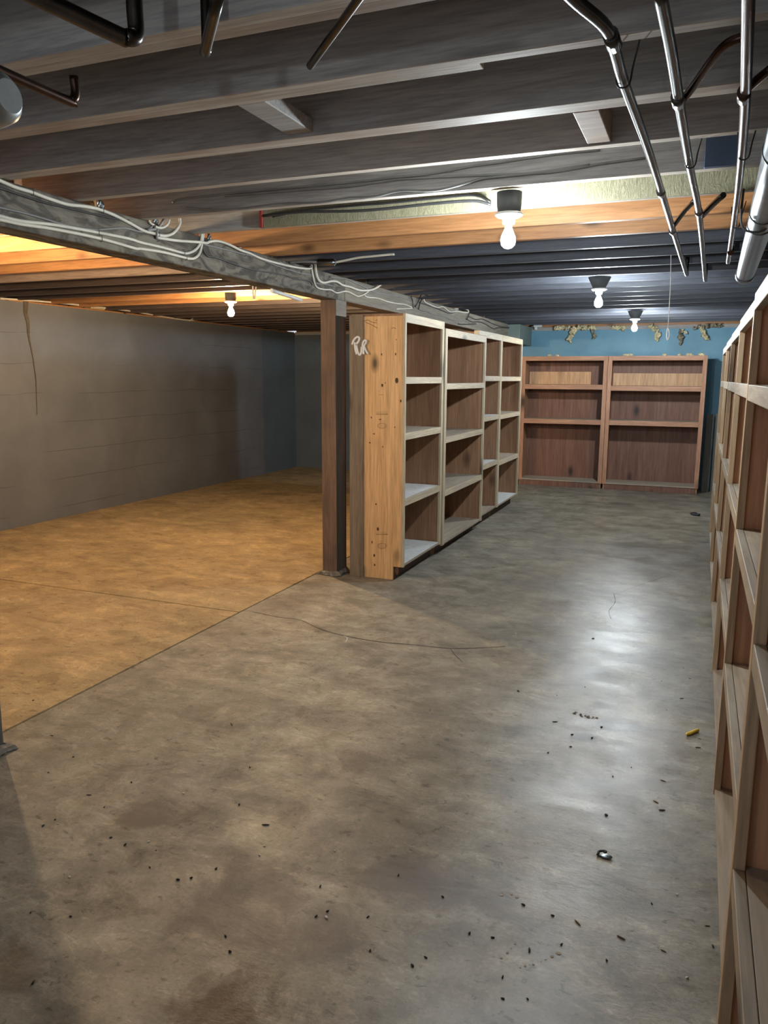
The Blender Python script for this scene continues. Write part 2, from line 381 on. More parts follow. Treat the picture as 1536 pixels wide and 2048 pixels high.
# rough form line and cracks on the left wall
bm = bmesh.new()
P = [at(px, py, 0, XL + 0.004) for px, py in [(52, 603), (51, 625), (56, 645), (57, 670), (66, 715), (72, 760), (74, 830)]]
for a, b_, wa, wb in zip(P, P[1:], [.028, .024, .02, .012, .006, .004], [.024, .02, .012, .006, .004, .002]):
    q = [bm.verts.new(p) for p in (a + Vector((0, -wa, 0)), a + Vector((0, wa, 0)), b_ + Vector((0, wb, 0)), b_ + Vector((0, -wb, 0)))]
    bm.faces.new(q)
bmesh.ops.remove_doubles(bm, verts=bm.verts, dist=1e-4)
bmesh.ops.solidify(bm, geom=bm.faces[:], thickness=0.003)
struct(obj('wall_left_crack', bm, 'crack_fill'))

# crack wandering across the gray slab
bm = bmesh.new()
def ribbon(bm, pts, wdt, z=0.0012):
    P = [Vector((p.x, p.y, z)) for p in smooth(pts, 4)]
    L = []
    for i, p in enumerate(P):
        t = (P[min(i + 1, len(P) - 1)] - P[max(i - 1, 0)]).normalized()
        q = Vector((-t.y, t.x, 0)) * wdt * (0.4 + 0.9 * rnd.random())
        L.append((bm.verts.new(p + q), bm.verts.new(p - q)))
    for a, b_ in zip(L, L[1:]): bm.faces.new((a[0], a[1], b_[1], b_[0]))
crk = [(506, 1224), (560, 1235), (600, 1240), (640, 1258), (690, 1272), (760, 1284), (830, 1290), (900, 1297), (960, 1296), (1010, 1293)]
ribbon(bm, [at(a, b_, 2, 0) for a, b_ in crk], 0.0034)
ribbon(bm, [at(a, b_, 2, 0) for a, b_ in [(900, 1297), (912, 1312), (925, 1324)]], 0.0016)
ribbon(bm, [at(a, b_, 2, 0) for a, b_ in [(1228, 1188), (1230, 1205), (1218, 1222), (1222, 1238)]], 0.0018)
ribbon(bm, [at(a, b_, 2, 0) for a, b_ in [(1240, 1185), (1280, 1170), (1310, 1160), (1340, 1150)]], 0.001)
struct(obj('floor_crack', bm, 'joint'))

# ------------------------------------------------------------ ceiling joists
bulb_y = [3.28, 6.15, 9.3]
def jlabel(kind, y, side, ys):
    ref = [('nearest', 3.28), ('middle', 6.15), ('farthest', 9.3)] if side == 'right' else [('unseen front', 3.2), ('warm', 6.15)]
    nm, ry = min(ref, key=lambda q: abs(q[1] - y) + (0 if q[0] != 'unseen front' else 50))
    seq = sorted([v for v in ys if (v > ry) == (y > ry)], key=lambda v: abs(v - ry))
    i = seq.index(y)
    way = 'beyond' if y > ry else 'nearer than'
    bulb = {'nearest': 'nearest white bulb', 'middle': 'middle white bulb', 'farthest': 'farthest white bulb', 'warm': 'warm bulb'}[nm]
    return f"{kind} {side} of the beam, {ORD[min(i, 13)]} {way} the {bulb}"
right_y = [-1.67, -1.26, -0.85, -0.44, -0.03, 0.38, 0.78, 1.17, 1.58, 1.96, 2.36, 2.785, 3.22, 3.62, 4.05, 4.43, 4.83, 5.25, 5.66, 6.08, 6.50, 6.90, 7.28, 7.68, 8.07, 8.53, 8.98, 9.42, 9.90, 10.40, 10.85, 11.30]
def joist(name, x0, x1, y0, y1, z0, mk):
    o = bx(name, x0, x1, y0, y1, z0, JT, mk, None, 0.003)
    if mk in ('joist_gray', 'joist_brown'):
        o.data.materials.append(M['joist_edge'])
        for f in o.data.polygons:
            if f.normal.z < -0.9: f.material_index = 1  # undersides paler than the faces: bulb light put into their colour
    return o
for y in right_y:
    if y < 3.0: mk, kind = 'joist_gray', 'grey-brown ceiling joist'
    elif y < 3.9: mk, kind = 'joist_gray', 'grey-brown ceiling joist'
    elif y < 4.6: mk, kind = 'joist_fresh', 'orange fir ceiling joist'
    else: mk, kind = 'joist_dark', 'dark stained ceiling joist'  # grey, orange, then dark, set by distance along the room
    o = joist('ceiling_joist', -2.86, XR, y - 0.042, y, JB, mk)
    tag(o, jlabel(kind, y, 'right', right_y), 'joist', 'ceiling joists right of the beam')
# doubled members beside some of them
for y, x0, x1, mk, lab in [(1.96, -2.86, -0.55, 'joist_brown', 'brown sister board fixed to the second joist ahead of the camera, left half'),
                           (2.36, -2.86, XR, 'joist_brown', 'full-length brown sister board doubling a near joist'),
                           (1.58, -2.86, XR, 'joist_brown', 'brown sister board behind the joist nearest the camera')]:
    o = joist('sister_joist', x0, x1, y + 0.004, y + 0.048, JB + 0.004, mk); tag(o, lab, 'joist', 'sister boards')
left_y = [2.05, 2.46, 2.88, 3.29, 3.70, 4.09, 4.46, 4.87, 5.28, 5.70, 6.02, 6.46, 6.86, 7.28, 7.70, 8.12, 8.54, 8.96, 9.38, 9.80, 10.22, 10.64, 11.06, 11.48]
for y in left_y:  # tones follow the warm bulbs: their lamplight is painted into the colour
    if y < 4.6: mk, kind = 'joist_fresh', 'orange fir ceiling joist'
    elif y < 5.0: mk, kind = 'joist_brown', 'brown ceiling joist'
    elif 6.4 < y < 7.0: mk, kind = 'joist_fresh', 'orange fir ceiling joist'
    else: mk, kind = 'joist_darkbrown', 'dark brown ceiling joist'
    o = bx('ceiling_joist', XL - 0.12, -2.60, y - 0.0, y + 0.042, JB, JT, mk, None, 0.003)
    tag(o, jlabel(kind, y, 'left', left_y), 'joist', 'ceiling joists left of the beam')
# short blocks between joists
o = bx('blocking', -1.275, -1.185, 2.01, 2.315, JB + 0.01, JB + 0.05, 'joist_gray', None, 0.003)
o.rotation_euler = (0, 0, 0); tag(o, 'short pale wood block laid flat between two near joists, left of centre', 'block')
o = bx('blocking', -0.395, -0.32, 2.415, 2.74, JB + 0.005, JB + 0.09, 'joist_brown', None, 0.003)
tag(o, 'short reddish wood block between joists above and right of the nearest bulb', 'block')
# strand board fixed to the joist behind the nearest bulb
a = at(527, 440, 1, 3.565)
o = bx('strand_board', a.x, 0.62, 3.560, 3.577, JB - 0.004, 2.47, 'osb', None, 0.002)
tag(o, 'pale yellow strand board strip on the joist behind the nearest bulb', 'board')
o = bx('red_end_tab', a.x - 0.018, a.x - 0.001, 3.553, 3.577, JB - 0.004, 2.39, 'red_paint', None, 0.002)
tag(o, 'small red painted tab at the left end of the strand board', 'tab')
o = bx('blue_plate', -0.04, 0.085, 3.15, 3.177, JB + 0.0, 2.41, 'blue_paint', None, 0.002)
tag(o, 'dark blue square plate on a joist between the overhead pipes', 'plate')

# ------------------------------------------------------------ beam and posts
BX0, BX1, BZ0, BZ1 = -2.70, -2.56, 2.122, 2.298
b1 = bx('support_beam', BX0, BX1, Y0, 5.508, BZ0, BZ1, 'beam_blotched', None, 0.006)
tag(b1, 'long grey timber beam with white cables, from the left edge to the post', 'beam', 'main beam')
b2 = bx('support_beam', BX0, BX1, 5.512, 10.95, BZ0, BZ1, 'beam', None, 0.006)
tag(b2, 'grey timber beam running on from the post above the middle shelves', 'beam', 'main beam')
o = bx('beam_pocket', -2.72, -2.40, 11.0, YB - 0.002, 2.03, 2.297, 'green_paint', None, 0.004)
tag(o, 'grey-green painted block carrying the far end of the beam', 'block')

def post(x0, x1, y0, y1, label, splice=False):
    t = thing('support_post', label, 'post', ((x0 + x1) / 2, (y0 + y1) / 2, 0))
    cx, cy = (x0 + x1) / 2, (y0 + y1) / 2
    sh = bx('shaft', x0 - cx, x1 - cx, y0 - cy, y1 - cy, 0.012, BZ0, 'post', t, 0.004)
    sh.data.materials.append(M['old_board'])
    for f in sh.data.polygons:
        if f.normal.x > 0.9: f.material_index = 1
    bm = bmesh.new()      # crumbling concrete collar
    n = 26
    for ring in range(3):
        for k in range(n):
            a = 2 * math.pi * k / n
            rr = (1.0 - 0.0 * ring) * [0.036, 0.024, 0.004][ring] + rnd.uniform(-0.012, 0.014)
            ex = max(abs(math.cos(a)), abs(math.sin(a)))
            px = math.cos(a) / ex * ((x1 - x0) / 2 + rr); py = math.sin(a) / ex * ((y1 - y0) / 2 + rr)
            bm.verts.new((px, py, [0.0, 0.018, 0.028][ring] + rnd.uniform(0, 0.008)))
    bm.verts.ensure_lookup_table()
    for ring in range(2):
        for k in range(n):
            a_, b_ = ring * n + k, ring * n + (k + 1) % n
            bm.faces.new((bm.verts[a_], bm.verts[b_], bm.verts[b_ + n], bm.verts[a_ + n]))
    obj('concrete_collar', bm, 'rough_concrete', t)
    if splice:
        bx('splice_plate', x1 - cx + 0.0005, x1 - cx + 0.006, y0 - cy + 0.002, y1 - cy - 0.002, 2.005, BZ0 - 0.001, 'beam', t, 0.001)['label'] = 'lighter grey board at the top'
    return t
post(-2.687, -2.562, 5.345, 5.530, 'square timber post standing beside the honey coloured shelf end', True)
post(-2.735, -2.600, 2.03, 2.19, 'square timber post cut off by the left edge of the picture')

# ------------------------------------------------------------ shelf units
# local frame: x along the unit, front faces -y, depth goes to +y
def shelf_unit(label, loc, rz, L, D, H, shelves, *, wl=0.035, wr=0.045, top_h=0.052, edge_h=0.05, ft=0.02, z0=0.09,
               kick=True, kick_in=0.085, stile='frame_pine', rail='rail_pine', side='ply_side', back='ply_brown',
               liners=(), side_m=None, kick_m='kick', inset=0.012, group=None, bottom_rail=True, shelf_m='shelf_dusty', top_over=True):
    t = thing('shelf_unit', label, 'shelves', loc, rz, group)
    pt = 0.018
    # side panels with a toe notch
    for i, (a, b_) in enumerate(((inset, inset + pt), (L - inset - pt, L - inset))):
        if side_m and i == 0: a, b_ = 0.0, pt
        bm = bmesh.new()
        prof = [(ft, z0), (kick_in, z0), (kick_in, 0.0), (D, 0.0), (D, H - 0.004), (ft, H - 0.004)] if kick else [(ft, 0), (D, 0), (D, H - 0.004), (ft, H - 0.004)]
        v0 = [bm.verts.new((a, y, z)) for y, z in prof]; v1 = [bm.verts.new((b_, y, z)) for y, z in prof]
        bm.faces.new(v0); bm.faces.new(list(reversed(v1)))
        for k in range(len(prof)): bm.faces.new((v0[k], v0[(k + 1) % len(prof)], v1[(k + 1) % len(prof)], v1[k]))
        p = obj('side_panel', bm, side_m if (side_m and i == 0) else side, t, 0.0015)
        if side_m and i == 0: p['label'] = 'honey coloured plywood side'
    bx('back_panel', inset + 0.001, L - inset - 0.001, D, D + 0.007, 0.05, H - 0.004, back, t, 0)
    bx('top_panel', inset + pt if not top_over else 0.002, L - inset - pt if not top_over else L - 0.002, ft, D + 0.004, H - 0.0035, H + 0.012, side, t, 0.001)
    bx('top_rail', wl, L - wr, 0, ft, H - top_h, H + 0.012, rail, t, 0.002)
    for (a, b_) in ((0, wl), (L - wr, L)):
        bx('stile', a, b_, 0, ft, z0, H + 0.012, stile, t, 0.002)
    i0, i1 = inset + pt, L - inset - pt
    for k, z in enumerate(shelves):
        s = bx('shelf_board', i0, i1, ft + 0.001, D - 0.001, z - 0.020, z, shelf_m, t, 0.001)
        bx('shelf_edge', wl + 0.0005, L - wr - 0.0005, 0.001, ft, z - edge_h, z + 0.001, rail, t, 0.002)
        if k in liners:
            q = bx('shelf_liner', i0 + 0.005, i1 - 0.01, ft + 0.002, D - 0.04, z + 0.0005, z + 0.0025, 'liner', t, 0)
            q['label'] = 'white sheet lying on the shelf'
    s = bx('bottom_board', i0, i1, ft * 0.2, D - 0.001, z0 + 0.004, z0 + 0.022, shelf_m, t, 0.001)
    if 'b' in liners:
        bx('shelf_liner', i0 + 0.005, i1 - 0.01, ft * 0.3, D - 0.03, z0 + 0.0225, z0 + 0.0245, 'liner', t, 0)['label'] = 'white sheet lying on the bottom board'
    if kick: bx('toe_board', i0, i1, kick_in, kick_in + 0.018, 0.0, z0 + 0.003, kick_m, t, 0.001)
    return t

XM = -2.02
HP = math.pi / 2
G = 'tall shelf units in the middle row'
u1 = shelf_unit('tall shelf unit with honey plywood side, first in the middle row beside the post', (XM, 5.395, 0), HP, 0.94, 0.43, 2.0, [1.553, 1.135, 0.630],
                z0=0.105, wl=0.03, wr=0.05, side_m='ply_honey', liners=(2, 'b'), group=G, inset=0.01)
u2 = shelf_unit('widest unit of the middle row, slightly lower top, second from the post', (XM + 0.01, 6.345, 0), HP, 1.345, 0.42, 1.948, [1.500, 1.038, 0.568],
                z0=0.085, wl=0.055, wr=0.04, group=G)
u3 = shelf_unit('narrow tall unit, third from the post in the middle row', (XM - 0.002, 7.70, 0), HP, 0.70, 0.42, 1.998, [1.567, 1.155, 0.655],
                z0=0.115, wl=0.04, wr=0.035, liners=(0, 1, 2), group=G)
u4 = shelf_unit('tall unit at the far end of the middle row, nearest the back wall', (XM - 0.002, 8.405, 0), HP, 1.06, 0.42, 1.998, [1.565, 1.147, 0.630],
                z0=0.11, wl=0.035, wr=0.04, liners=('b',), group=G)
o = bx('loose_board', -2.06, -2.006, 7.40, 7.695, 1.9605, 2.004, 'rail_pine', None, 0.003)
tag(o, 'short loose pale board on top of the second middle unit', 'board')
# weathered strip board standing at the back of the first unit's side
a = at(727, 900, 1, 5.39)
o = bx('weathered_strip', -2.465, a.x, 5.380, 5.393, 0.0, 2.006, 'ply_gray', None, 0.002)
tag(o, 'grey weathered upright board at the back of the honey plywood side', 'board')
# white scrawl and stamps on the honey side
PY = 5.3795
def strokes(name, lines, r, m, parent, sy, depth=0.35):
    bm = bmesh.new()
    for ln in lines:
        n0 = len(bm.verts)
        tube(bm, [at(700 + u / 6.825, 620 + v / 6.825, 1, sy) for u, v in ln], r, 6, 4)
    for v in bm.verts: v.co.y = sy + (v.co.y - sy) * depth
    return obj(name, bm, m, parent)
graf = strokes('painted_letters', [[(28, 475), (50, 415), (92, 370), (125, 378), (118, 425), (85, 465)],
                                   [(66, 440), (72, 530), (92, 608)],
                                   [(88, 480), (104, 560), (125, 612), (150, 590), (160, 500)],
                                   [(168, 500), (180, 440), (205, 412), (222, 425), (212, 455), (188, 490)],
                                   [(182, 470), (183, 560), (186, 605)],
                                   [(190, 495), (215, 550), (246, 605)]], 0.0090, 'white_paint', None, PY)
tag(graf, 'white hand-painted letters RUR on the shelf end, upper left', 'writing')
SY = 5.3937
ink = []
def ell(cx, cy, rx, ry, n=18): return [(cx + rx * math.cos(2 * math.pi * k / n), cy + ry * math.sin(2 * math.pi * k / n)) for k in range(n + 1)]
for cy, base in ((1580, 0), (1580 + 1640, 0)):
    ink += [ell(437, cy, 62, 38), ell(437, cy, 50, 27), [(355, cy - 163), (515, cy - 163)], [(355, cy - 155), (515, cy - 155)]]
    for k in range(9): ink.append([(362 + k * 17, cy - 182), (362 + k * 17 + 9, cy - 190)])
    for k in range(5): ink.append([(400 + k * 16, cy - 60), (400 + k * 16 + 8, cy - 66)])
    for k in range(5): ink.append([(405 + k * 15, cy + 5), (405 + k * 15 + 7, cy - 5)])
ink += [[(390, 1158), (448, 1158)], [(395, 1120), (400, 1105)]]
st = strokes('grade_stamp', ink, 0.0011, 'ink', None, SY)
st.parent = u1; st.matrix_parent_inverse = (Matrix.Translation((XM, 5.395, 0)) @ Matrix.Rotation(HP, 4, 'Z')).inverted()
pl = strokes('pencil_scribble', [[(95, 205), (97, 150), (125, 130), (200, 150), (240, 135), (300, 165), (365, 175)], [(215, 170), (290, 200), (375, 248)], [(352, 150), (362, 128)], [(565, 255), (590, 242), (625, 252)]], 0.0016, 'knot', None, SY)
pl.parent = u1; pl.matrix_parent_inverse = st.matrix_parent_inverse.copy(); pl['label'] = 'dark pencil scribble near the top'
st['label'] = 'faint brown mill stamps on the plywood side'
bm = bmesh.new()
for (u, v, rx, rz) in [(440, 1028, 14, 22), (638, 962, 24, 38), (693, 1242, 11, 20), (622, 603, 9, 18), (432, 606, 9, 16), (290, 1468, 9, 14), (412, 1494, 20, 7), (327, 1690, 18, 7),
                       (270, 1812, 15, 9), (446, 1867, 7, 12), (612, 1600, 8, 10), (482, 996, 6, 10), (632, 405, 5, 12), (355, 2650, 10, 14), (380, 2990, 18, 26), (300, 3170, 9, 22), (330, 3350, 14, 22), (335, 3480, 12, 18), (640, 3560, 30, 60), (322, 3700, 12, 12)]:
    c = at(700 + u / 6.825, 620 + v / 6.825, 1, 5.394)
    vs = [bm.verts.new((c.x + rx * 0.00055 * math.cos(a), 5.3943, c.z + rz * 0.00055 * math.sin(a))) for a in [2 * math.pi * k / 12 for k in range(12)]]
    bm.faces.new(vs)
kn = obj('knots', bm, 'knot', u1); kn.matrix_parent_inverse = st.matrix_parent_inverse.copy(); kn['label'] = 'dark knots and slots in the plywood'

# right hand row, its fronts face -x
G = 'tall shelf units along the right edge'
rights = [(-0.98, 0.335, 0.125, None), (0.345, 1.598, 0.128, 'shelf unit filling the bottom right corner, nearest the camera'),
          (1.604, 2.828, 0.146, 'right row shelf unit, second from the camera'),
          (2.836, 4.066, 0.157, 'right row shelf unit, third from the camera'),
          (4.074, 5.376, 0.166, 'right row shelf unit, fourth from the camera'),
          (5.384, 6.586, 0.172, 'right row shelf unit, fifth from the camera'),
          (6.594, 7.900, 0.180, 'farthest shelf unit of the right row')]
for y0, y1, xf, lab in rights:
    if lab is None: continue
    shelf_unit(lab, (xf, y1, 0), -HP, y1 - y0, 0.40, 1.812, [1.532, 1.054, 0.582], z0=0.088, wl=0.040, wr=0.040, ft=0.024, stile='stile_brown', rail='rail_mid', side='ply_right', back='ply_right',
               top_h=0.045, edge_h=0.05, inset=0.0 if False else 0.001, group=G, kick_in=0.07)

# back wall pair
G = 'wide reddish shelf units at the back wall'
for x0, x1, lab, zs in [(-2.395, -1.197, 'left of the two wide reddish shelf units at the back wall', [1.462, 0.972]),
                    (-1.193, 0.078, 'right of the two wide reddish shelf units at the back wall', [1.450, 0.975])]:
    t = shelf_unit(lab, (x0, 11.2, 0), 0, x1 - x0, 0.40, 1.845, zs, z0=0.075, wl=0.055, wr=0.055, ft=0.02, stile='frame_red', rail='rail_red',
               side='ply_side', top_h=0.05, edge_h=0.066, group=G, kick_in=0.012, kick_m='ply_brown')
    if x0 < -2: s = bx('plywood_strip', 0.04, 0.93, 0.383, 0.398, 1.4635, 1.645, 'pale_ply', t, 0.001)
    else: s = bx('plywood_strip', 0.04, 1.22, 0.383, 0.398, 1.4515, 1.625, 'pale_ply', t, 0.001)
    s['label'] = 'paler plywood strip across the back of the top shelf'
# boards leaning in the corner
for x0, x1, y, h, lab in [(0.115, 0.215, 11.50, 1.075, 'wider dark grey board standing upright beside the back shelves'),
                          (0.235, 0.300, 11.56, 1.08, 'narrow dark grey board standing in the corner by the blue wall')]:
    o = bx('upright_board', x0, x1, y, y + 0.04, 0.0, h, 'old_board', None, 0.003); tag(o, lab, 'board', 'boards by the back wall')

# ------------------------------------------------------------ bulbs
def lamp(x, y, zb, warm, label, style, power):
    t = thing('bulb_lamp', label, 'light bulb', (x, y, zb), 0, 'bare bulb ceiling lights')
    bm = bmesh.new()
    lathe(bm, [(0.020, JB - 0.0 - zb), (0.052, JB - zb - 0.002), (0.050, 0.035), (0.046, 0.012), (0.02, 0.012)] if style == 'box' else
          [(0.02, JB - zb - 0.001), (0.085, JB - zb - 0.002), (0.048, 0.018), (0.046, 0.012), (0.02, 0.012)], seg=16)
    obj('ceiling_box', bm, 'box_gray', t)
    bm = bmesh.new(); lathe(bm, [(0.01, 0.0119), (0.056, 0.0119), (0.058, 0.004), (0.045, -0.004), (0.026, -0.008), (0.024, -0.030), (0.015, -0.030)], seg=24)
    obj('lamp_holder', bm, 'porcelain', t)
    bm = bmesh.new()
    z1 = -0.028
    lathe(bm, [(0.013, z1), (0.0135, z1 - 0.018), (0.020, z1 - 0.034), (0.029, z1 - 0.053), (0.031, z1 - 0.068), (0.027, z1 - 0.085), (0.016, z1 - 0.096), (0.002, z1 - 0.100)], seg=16)
    obj('bulb', bm, ('bulb_warm_' if warm else 'bulb_white_') + power, t)
    return t
lamp(-0.775, 3.27, 2.205, False, 'nearest bare white bulb, in a grey box under the strand board', 'box', 'near')
lamp(-0.750, 6.15, 2.205, False, 'middle bare white bulb among the dark joists', 'cone', 'mid')
lamp(-0.725, 9.30, 2.205, False, 'farthest bare white bulb, close to the blue back wall', 'cone', 'far')
lamp(-4.00, 6.15, 2.215, True, 'glowing warm bulb left of the beam', 'box', 'rear')
lamp(-4.00, 3.20, 2.205, True, 'warm bulb hidden by the beam that lights the left joists', 'box', 'front')
lamp(-0.75, 0.25, 2.205, False, 'white bulb overhead, behind the camera', 'cone', 'over')  # unseen bulb, added as weak fill

# pull string
a = at(1342, 510, 1, 5.225); b_ = at(1336, 655, 1, 5.225); c = at(1335, 680, 1, 5.225)
t = thing('pull_string', 'white pull string with a looped knot hanging before the back wall', 'string', (a.x, a.y, 2.30))
o0 = Vector((a.x, a.y, 2.30))
bm = bmesh.new(); tube(bm, [Vector((0, 0, 0)), (a - o0) * 0.5, (b_ - o0) * 0.45 + Vector((0.004, 0, 0)), b_ - o0], 0.0022, 6)
obj('cord', bm, 'string', t)
bm = bmesh.new()
d = c - b_
tube(bm, [b_ - o0, b_ - o0 + d * 0.3 + Vector((0.007, 0, 0)), b_ - o0 + d * 0.7 + Vector((0.009, 0, 0)), c - o0, b_ - o0 + d * 0.7 - Vector((0.006, 0, 0)), b_ - o0 + d * 0.3 - Vector((0.005, 0, 0)), b_ - o0], 0.004, 6)
obj('knot_loop', bm, 'string', t)

# ------------------------------------------------------------ cables
def cable(pix, r, m, label, ax, v, name='electric_cable', group='cables along the beam', sub=5, zjit=0.0):
    pts = []
    for i, (px, py) in enumerate(pix):
        pts.append(at(px, py, ax, v + (r if ax == 0 else -r)))
    bm = bmesh.new(); tube(bm, pts, r * (1.25 if m == 'cable_white' else 1.15), 8, sub)
    o = obj(name, bm, m); tag(o, label, 'cable', group)
    return o
def c8(l): return [(u / 4.655, 340 + v / 4.655) for u, v in l]
def c3(l): return [(280 + u / 6.982, 400 + v / 6.982) for u, v in l]
def c4(l): return [(560 + u / 5.12, 490 + v / 5.12) for u, v in l]
def c5(l): return [(800 + u / 5.12, 560 + v / 5.12) for u, v in l]
cable([(-40, 344)] + c8([(0, 100), (140, 160), (290, 205), (450, 265), (620, 318), (760, 335), (900, 360), (1050, 415), (1200, 490), (1330, 562)]) + c3([(200, 470), (270, 490), (360, 500), (450, 470), (520, 400), (560, 320), (555, 250)]),
      0.0062, 'cable_white', 'thick white cable, topmost on the near beam, curling up at the joist', 0, BX1)
cable([(-40, 366)] + c8([(0, 170), (200, 235), (400, 300), (700, 370), (1000, 440), (1200, 470)]), 0.004, 'cable_dark', 'thin dark cable just under the topmost white cable', 0, BX1 - 0.001)
cable([(-40, 404)] + c8([(0, 350), (200, 395), (400, 450), (560, 500), (700, 530), (900, 555), (1150, 540), (1330, 575), (1450, 500)]), 0.0042, 'cable_gray', 'grey cable across the middle of the near beam', 0, BX1 - 0.001)
cable([(-40, 420)] + c8([(0, 428), (200, 475), (500, 510), (900, 580), (1200, 640)]) + c3([(0, 590), (300, 660), (560, 730), (650, 745), (750, 710), (820, 640), (855, 540), (860, 400), (850, 320), (820, 255)]),
      0.0058, 'cable_white', 'upper of two white cables low on the near beam', 0, BX1)
cable([(-40, 432)] + c8([(0, 462), (200, 505), (500, 550), (930, 638), (1250, 728)]) + c3([(0, 680), (300, 725), (560, 790), (700, 820), (780, 800), (840, 720), (872, 560), (890, 400), (880, 255)]),
      0.0058, 'cable_white', 'lower of two white cables low on the near beam', 0, BX1)
cable(c3([(235, 525), (500, 565), (700, 580), (850, 590), (930, 600), (980, 578), (1100, 575), (1250, 625), (1400, 700)]) + [(500, 507), (528, 519), (583, 533), (620, 537)] + c4([(320, 190), (350, 145)]),
      0.0062, 'cable_white', 'white cable from the tangle to the metal connector, passing a silver clip', 0, BX1 + 0.006)
cable(c3([(880, 620), (1100, 670), (1300, 720), (1450, 755), (1536, 775)]) + c4([(0, 225), (100, 255), (200, 285), (320, 305)]), 0.0035, 'cable_gray', 'thin grey cable below the white one in mid beam', 0, BX1)
cable(c3([(925, 300), (895, 470), (880, 680), (940, 780), (1030, 795), (1250, 870), (1536, 965)]) + c4([(0, 300), (60, 312), (160, 350), (300, 370), (330, 410)]), 0.0036, 'cable_dark', 'dark cable dropping below the silver clip', 0, BX1)
cable(c3([(210, 185), (150, 220), (128, 280), (150, 325), (190, 345)]), 0.004, 'cable_white', 'short white cable loop left of the tangle', 0, BX1 + 0.01)
cable(c3([(240, 540), (238, 460), (280, 350), (380, 240), (500, 160), (640, 105)]), 0.0045, 'cable_gray', 'cable arching from the tangle up onto the joist', 0, BX1 + 0.012)
cable(c3([(410, 275), (385, 340), (320, 385), (250, 385), (210, 365)]), 0.005, 'cable_white', 'small white cable curve inside the tangle', 0, BX1 + 0.012)
cable(c3([(330, 270), (300, 330), (230, 400), (100, 420)]), 0.006, 'cable_gray', 'grey stub cable leaving the tangle to the left', 0, BX1 + 0.004)
cable(c4([(0, 180), (80, 215), (220, 240), (290, 245), (320, 190), (350, 140)]), 0.0045, 'cable_white', 'white cable rising just left of the metal connector', 0, BX1 + 0.003)
cable(c4([(362, 150), (362, 220), (372, 300), (400, 365), (450, 385), (520, 370), (580, 375), (640, 410), (720, 430), (800, 460), (880, 465), (960, 450), (1040, 400), (1100, 340), (1150, 285)]), 0.0072, 'cable_white', 'thick pale cable drooping under the connector and sweeping out past the post', 0, BX1 + 0.004)
cable(c4([(310, 140), (330, 280), (350, 380), (380, 435), (450, 455), (520, 460), (580, 490), (650, 475), (700, 480), (760, 510), (800, 525), (860, 505), (905, 475)]), 0.005, 'cable_white', 'wavy white cable crossing the beam above the post', 0, BX1 + 0.001)
cable(c4([(860, 515), (900, 535), (1000, 545), (1100, 580), (1200, 600), (1280, 610), (1360, 645), (1300, 650), (1190, 655)]), 0.0045, 'cable_white', 'white cable right of the post ending in a hairpin', 0, BX1)
cable(c4([(510, 325), (600, 335), (680, 345), (740, 375), (820, 410), (880, 440), (960, 480), (1050, 500), (1140, 515), (1210, 525), (1290, 550), (1380, 575)]), 0.004, 'cable_gray', 'thin grey cable high on the beam right of the post', 0, BX1)
cable(c4([(360, 390), (450, 400), (560, 425)]), 0.0035, 'cable_gray', 'short grey cable above the post', 0, BX1)
cable(c5([(240, 175), (250, 220), (300, 250), (380, 280), (440, 275), (510, 325), (580, 320), (640, 330), (700, 330), (680, 300), (560, 295)]), 0.006, 'cable_white', 'pale looped cable above the first middle unit', 0, BX1)
cable(c5([(150, 265), (220, 310), (280, 325), (340, 355), (460, 380), (560, 420), (640, 415), (720, 440)]), 0.004, 'cable_gray', 'grey cable low on the beam above the first middle unit', 0, BX1)
cable(c5([(200, 230), (300, 265), (400, 300), (500, 340), (560, 330)]), 0.0045, 'cable_dark', 'dark cable under the pale looped cable', 0, BX1 - 0.001)
cable(c5([(710, 375), (780, 405), (840, 400), (900, 425), (980, 460), (1050, 480), (1160, 485)]), 0.0045, 'cable_dark', 'upper dark wavy cable near the far end of the beam', 0, BX1)
cable(c5([(680, 400), (740, 430), (820, 430), (880, 455), (960, 500), (1010, 490), (1150, 495)]), 0.0045, 'cable_dark', 'lower dark wavy cable near the far end of the beam', 0, BX1)
cable(c5([(595, 450), (640, 455), (780, 450)]), 0.0045, 'cable_dark', 'short dark cable above the second middle unit', 0, BX1)
for l, lab in [([(215, 150), (185, 225), (155, 275)], 'dark tie strap slanting over the beam, left of a pair'), ([(240, 165), (205, 240), (190, 300)], 'dark tie strap slanting over the beam, right of a pair'),
               ([(710, 330), (700, 370), (683, 405)], 'dark tie strap holding the pale looped cable'), ([(115, 165), (130, 215), (135, 290)], 'thin dark strap near the hairpin cable')]:
    cable(c5(l), 0.005, 'cable_dark', lab, 0, BX1 + 0.01, 'tie_strap', 'tie straps on the beam')
# connector with its cable
a = at(*c4([(392, 178)])[0], 0, BX1 + 0.20); b_ = at(*c4([(560, 178)])[0], 0, BX1 + 0.11)
b_ = at(*c4([(560, 178)])[0], 1, a.y + 0.02)
t = thing('cable_connector', 'cylindrical metal cable connector where the cable leaves the beam', 'connector', a)
bm = bmesh.new(); d = b_ - a
tube(bm, [Vector((0, 0, 0)), d * 0.86, d * 0.87, d], 0.022, 14, 1)
obj('sleeve', bm, 'galv', t)
bm = bmesh.new(); tube(bm, [Vector((0.004, 0, 0)), Vector((-0.05, -0.02, 0.004)), Vector((-0.13, -0.03, 0.006)), Vector((BX1 + 0.001 - a.x, -0.03, 0.004))], 0.009, 8, 3); obj('inlet_cable', bm, 'cable_gray', t)
bm = bmesh.new(); tube(bm, [d * 0.87, d * 1.06], 0.016, 10, 1); obj('clamp', bm, 'galv', t)
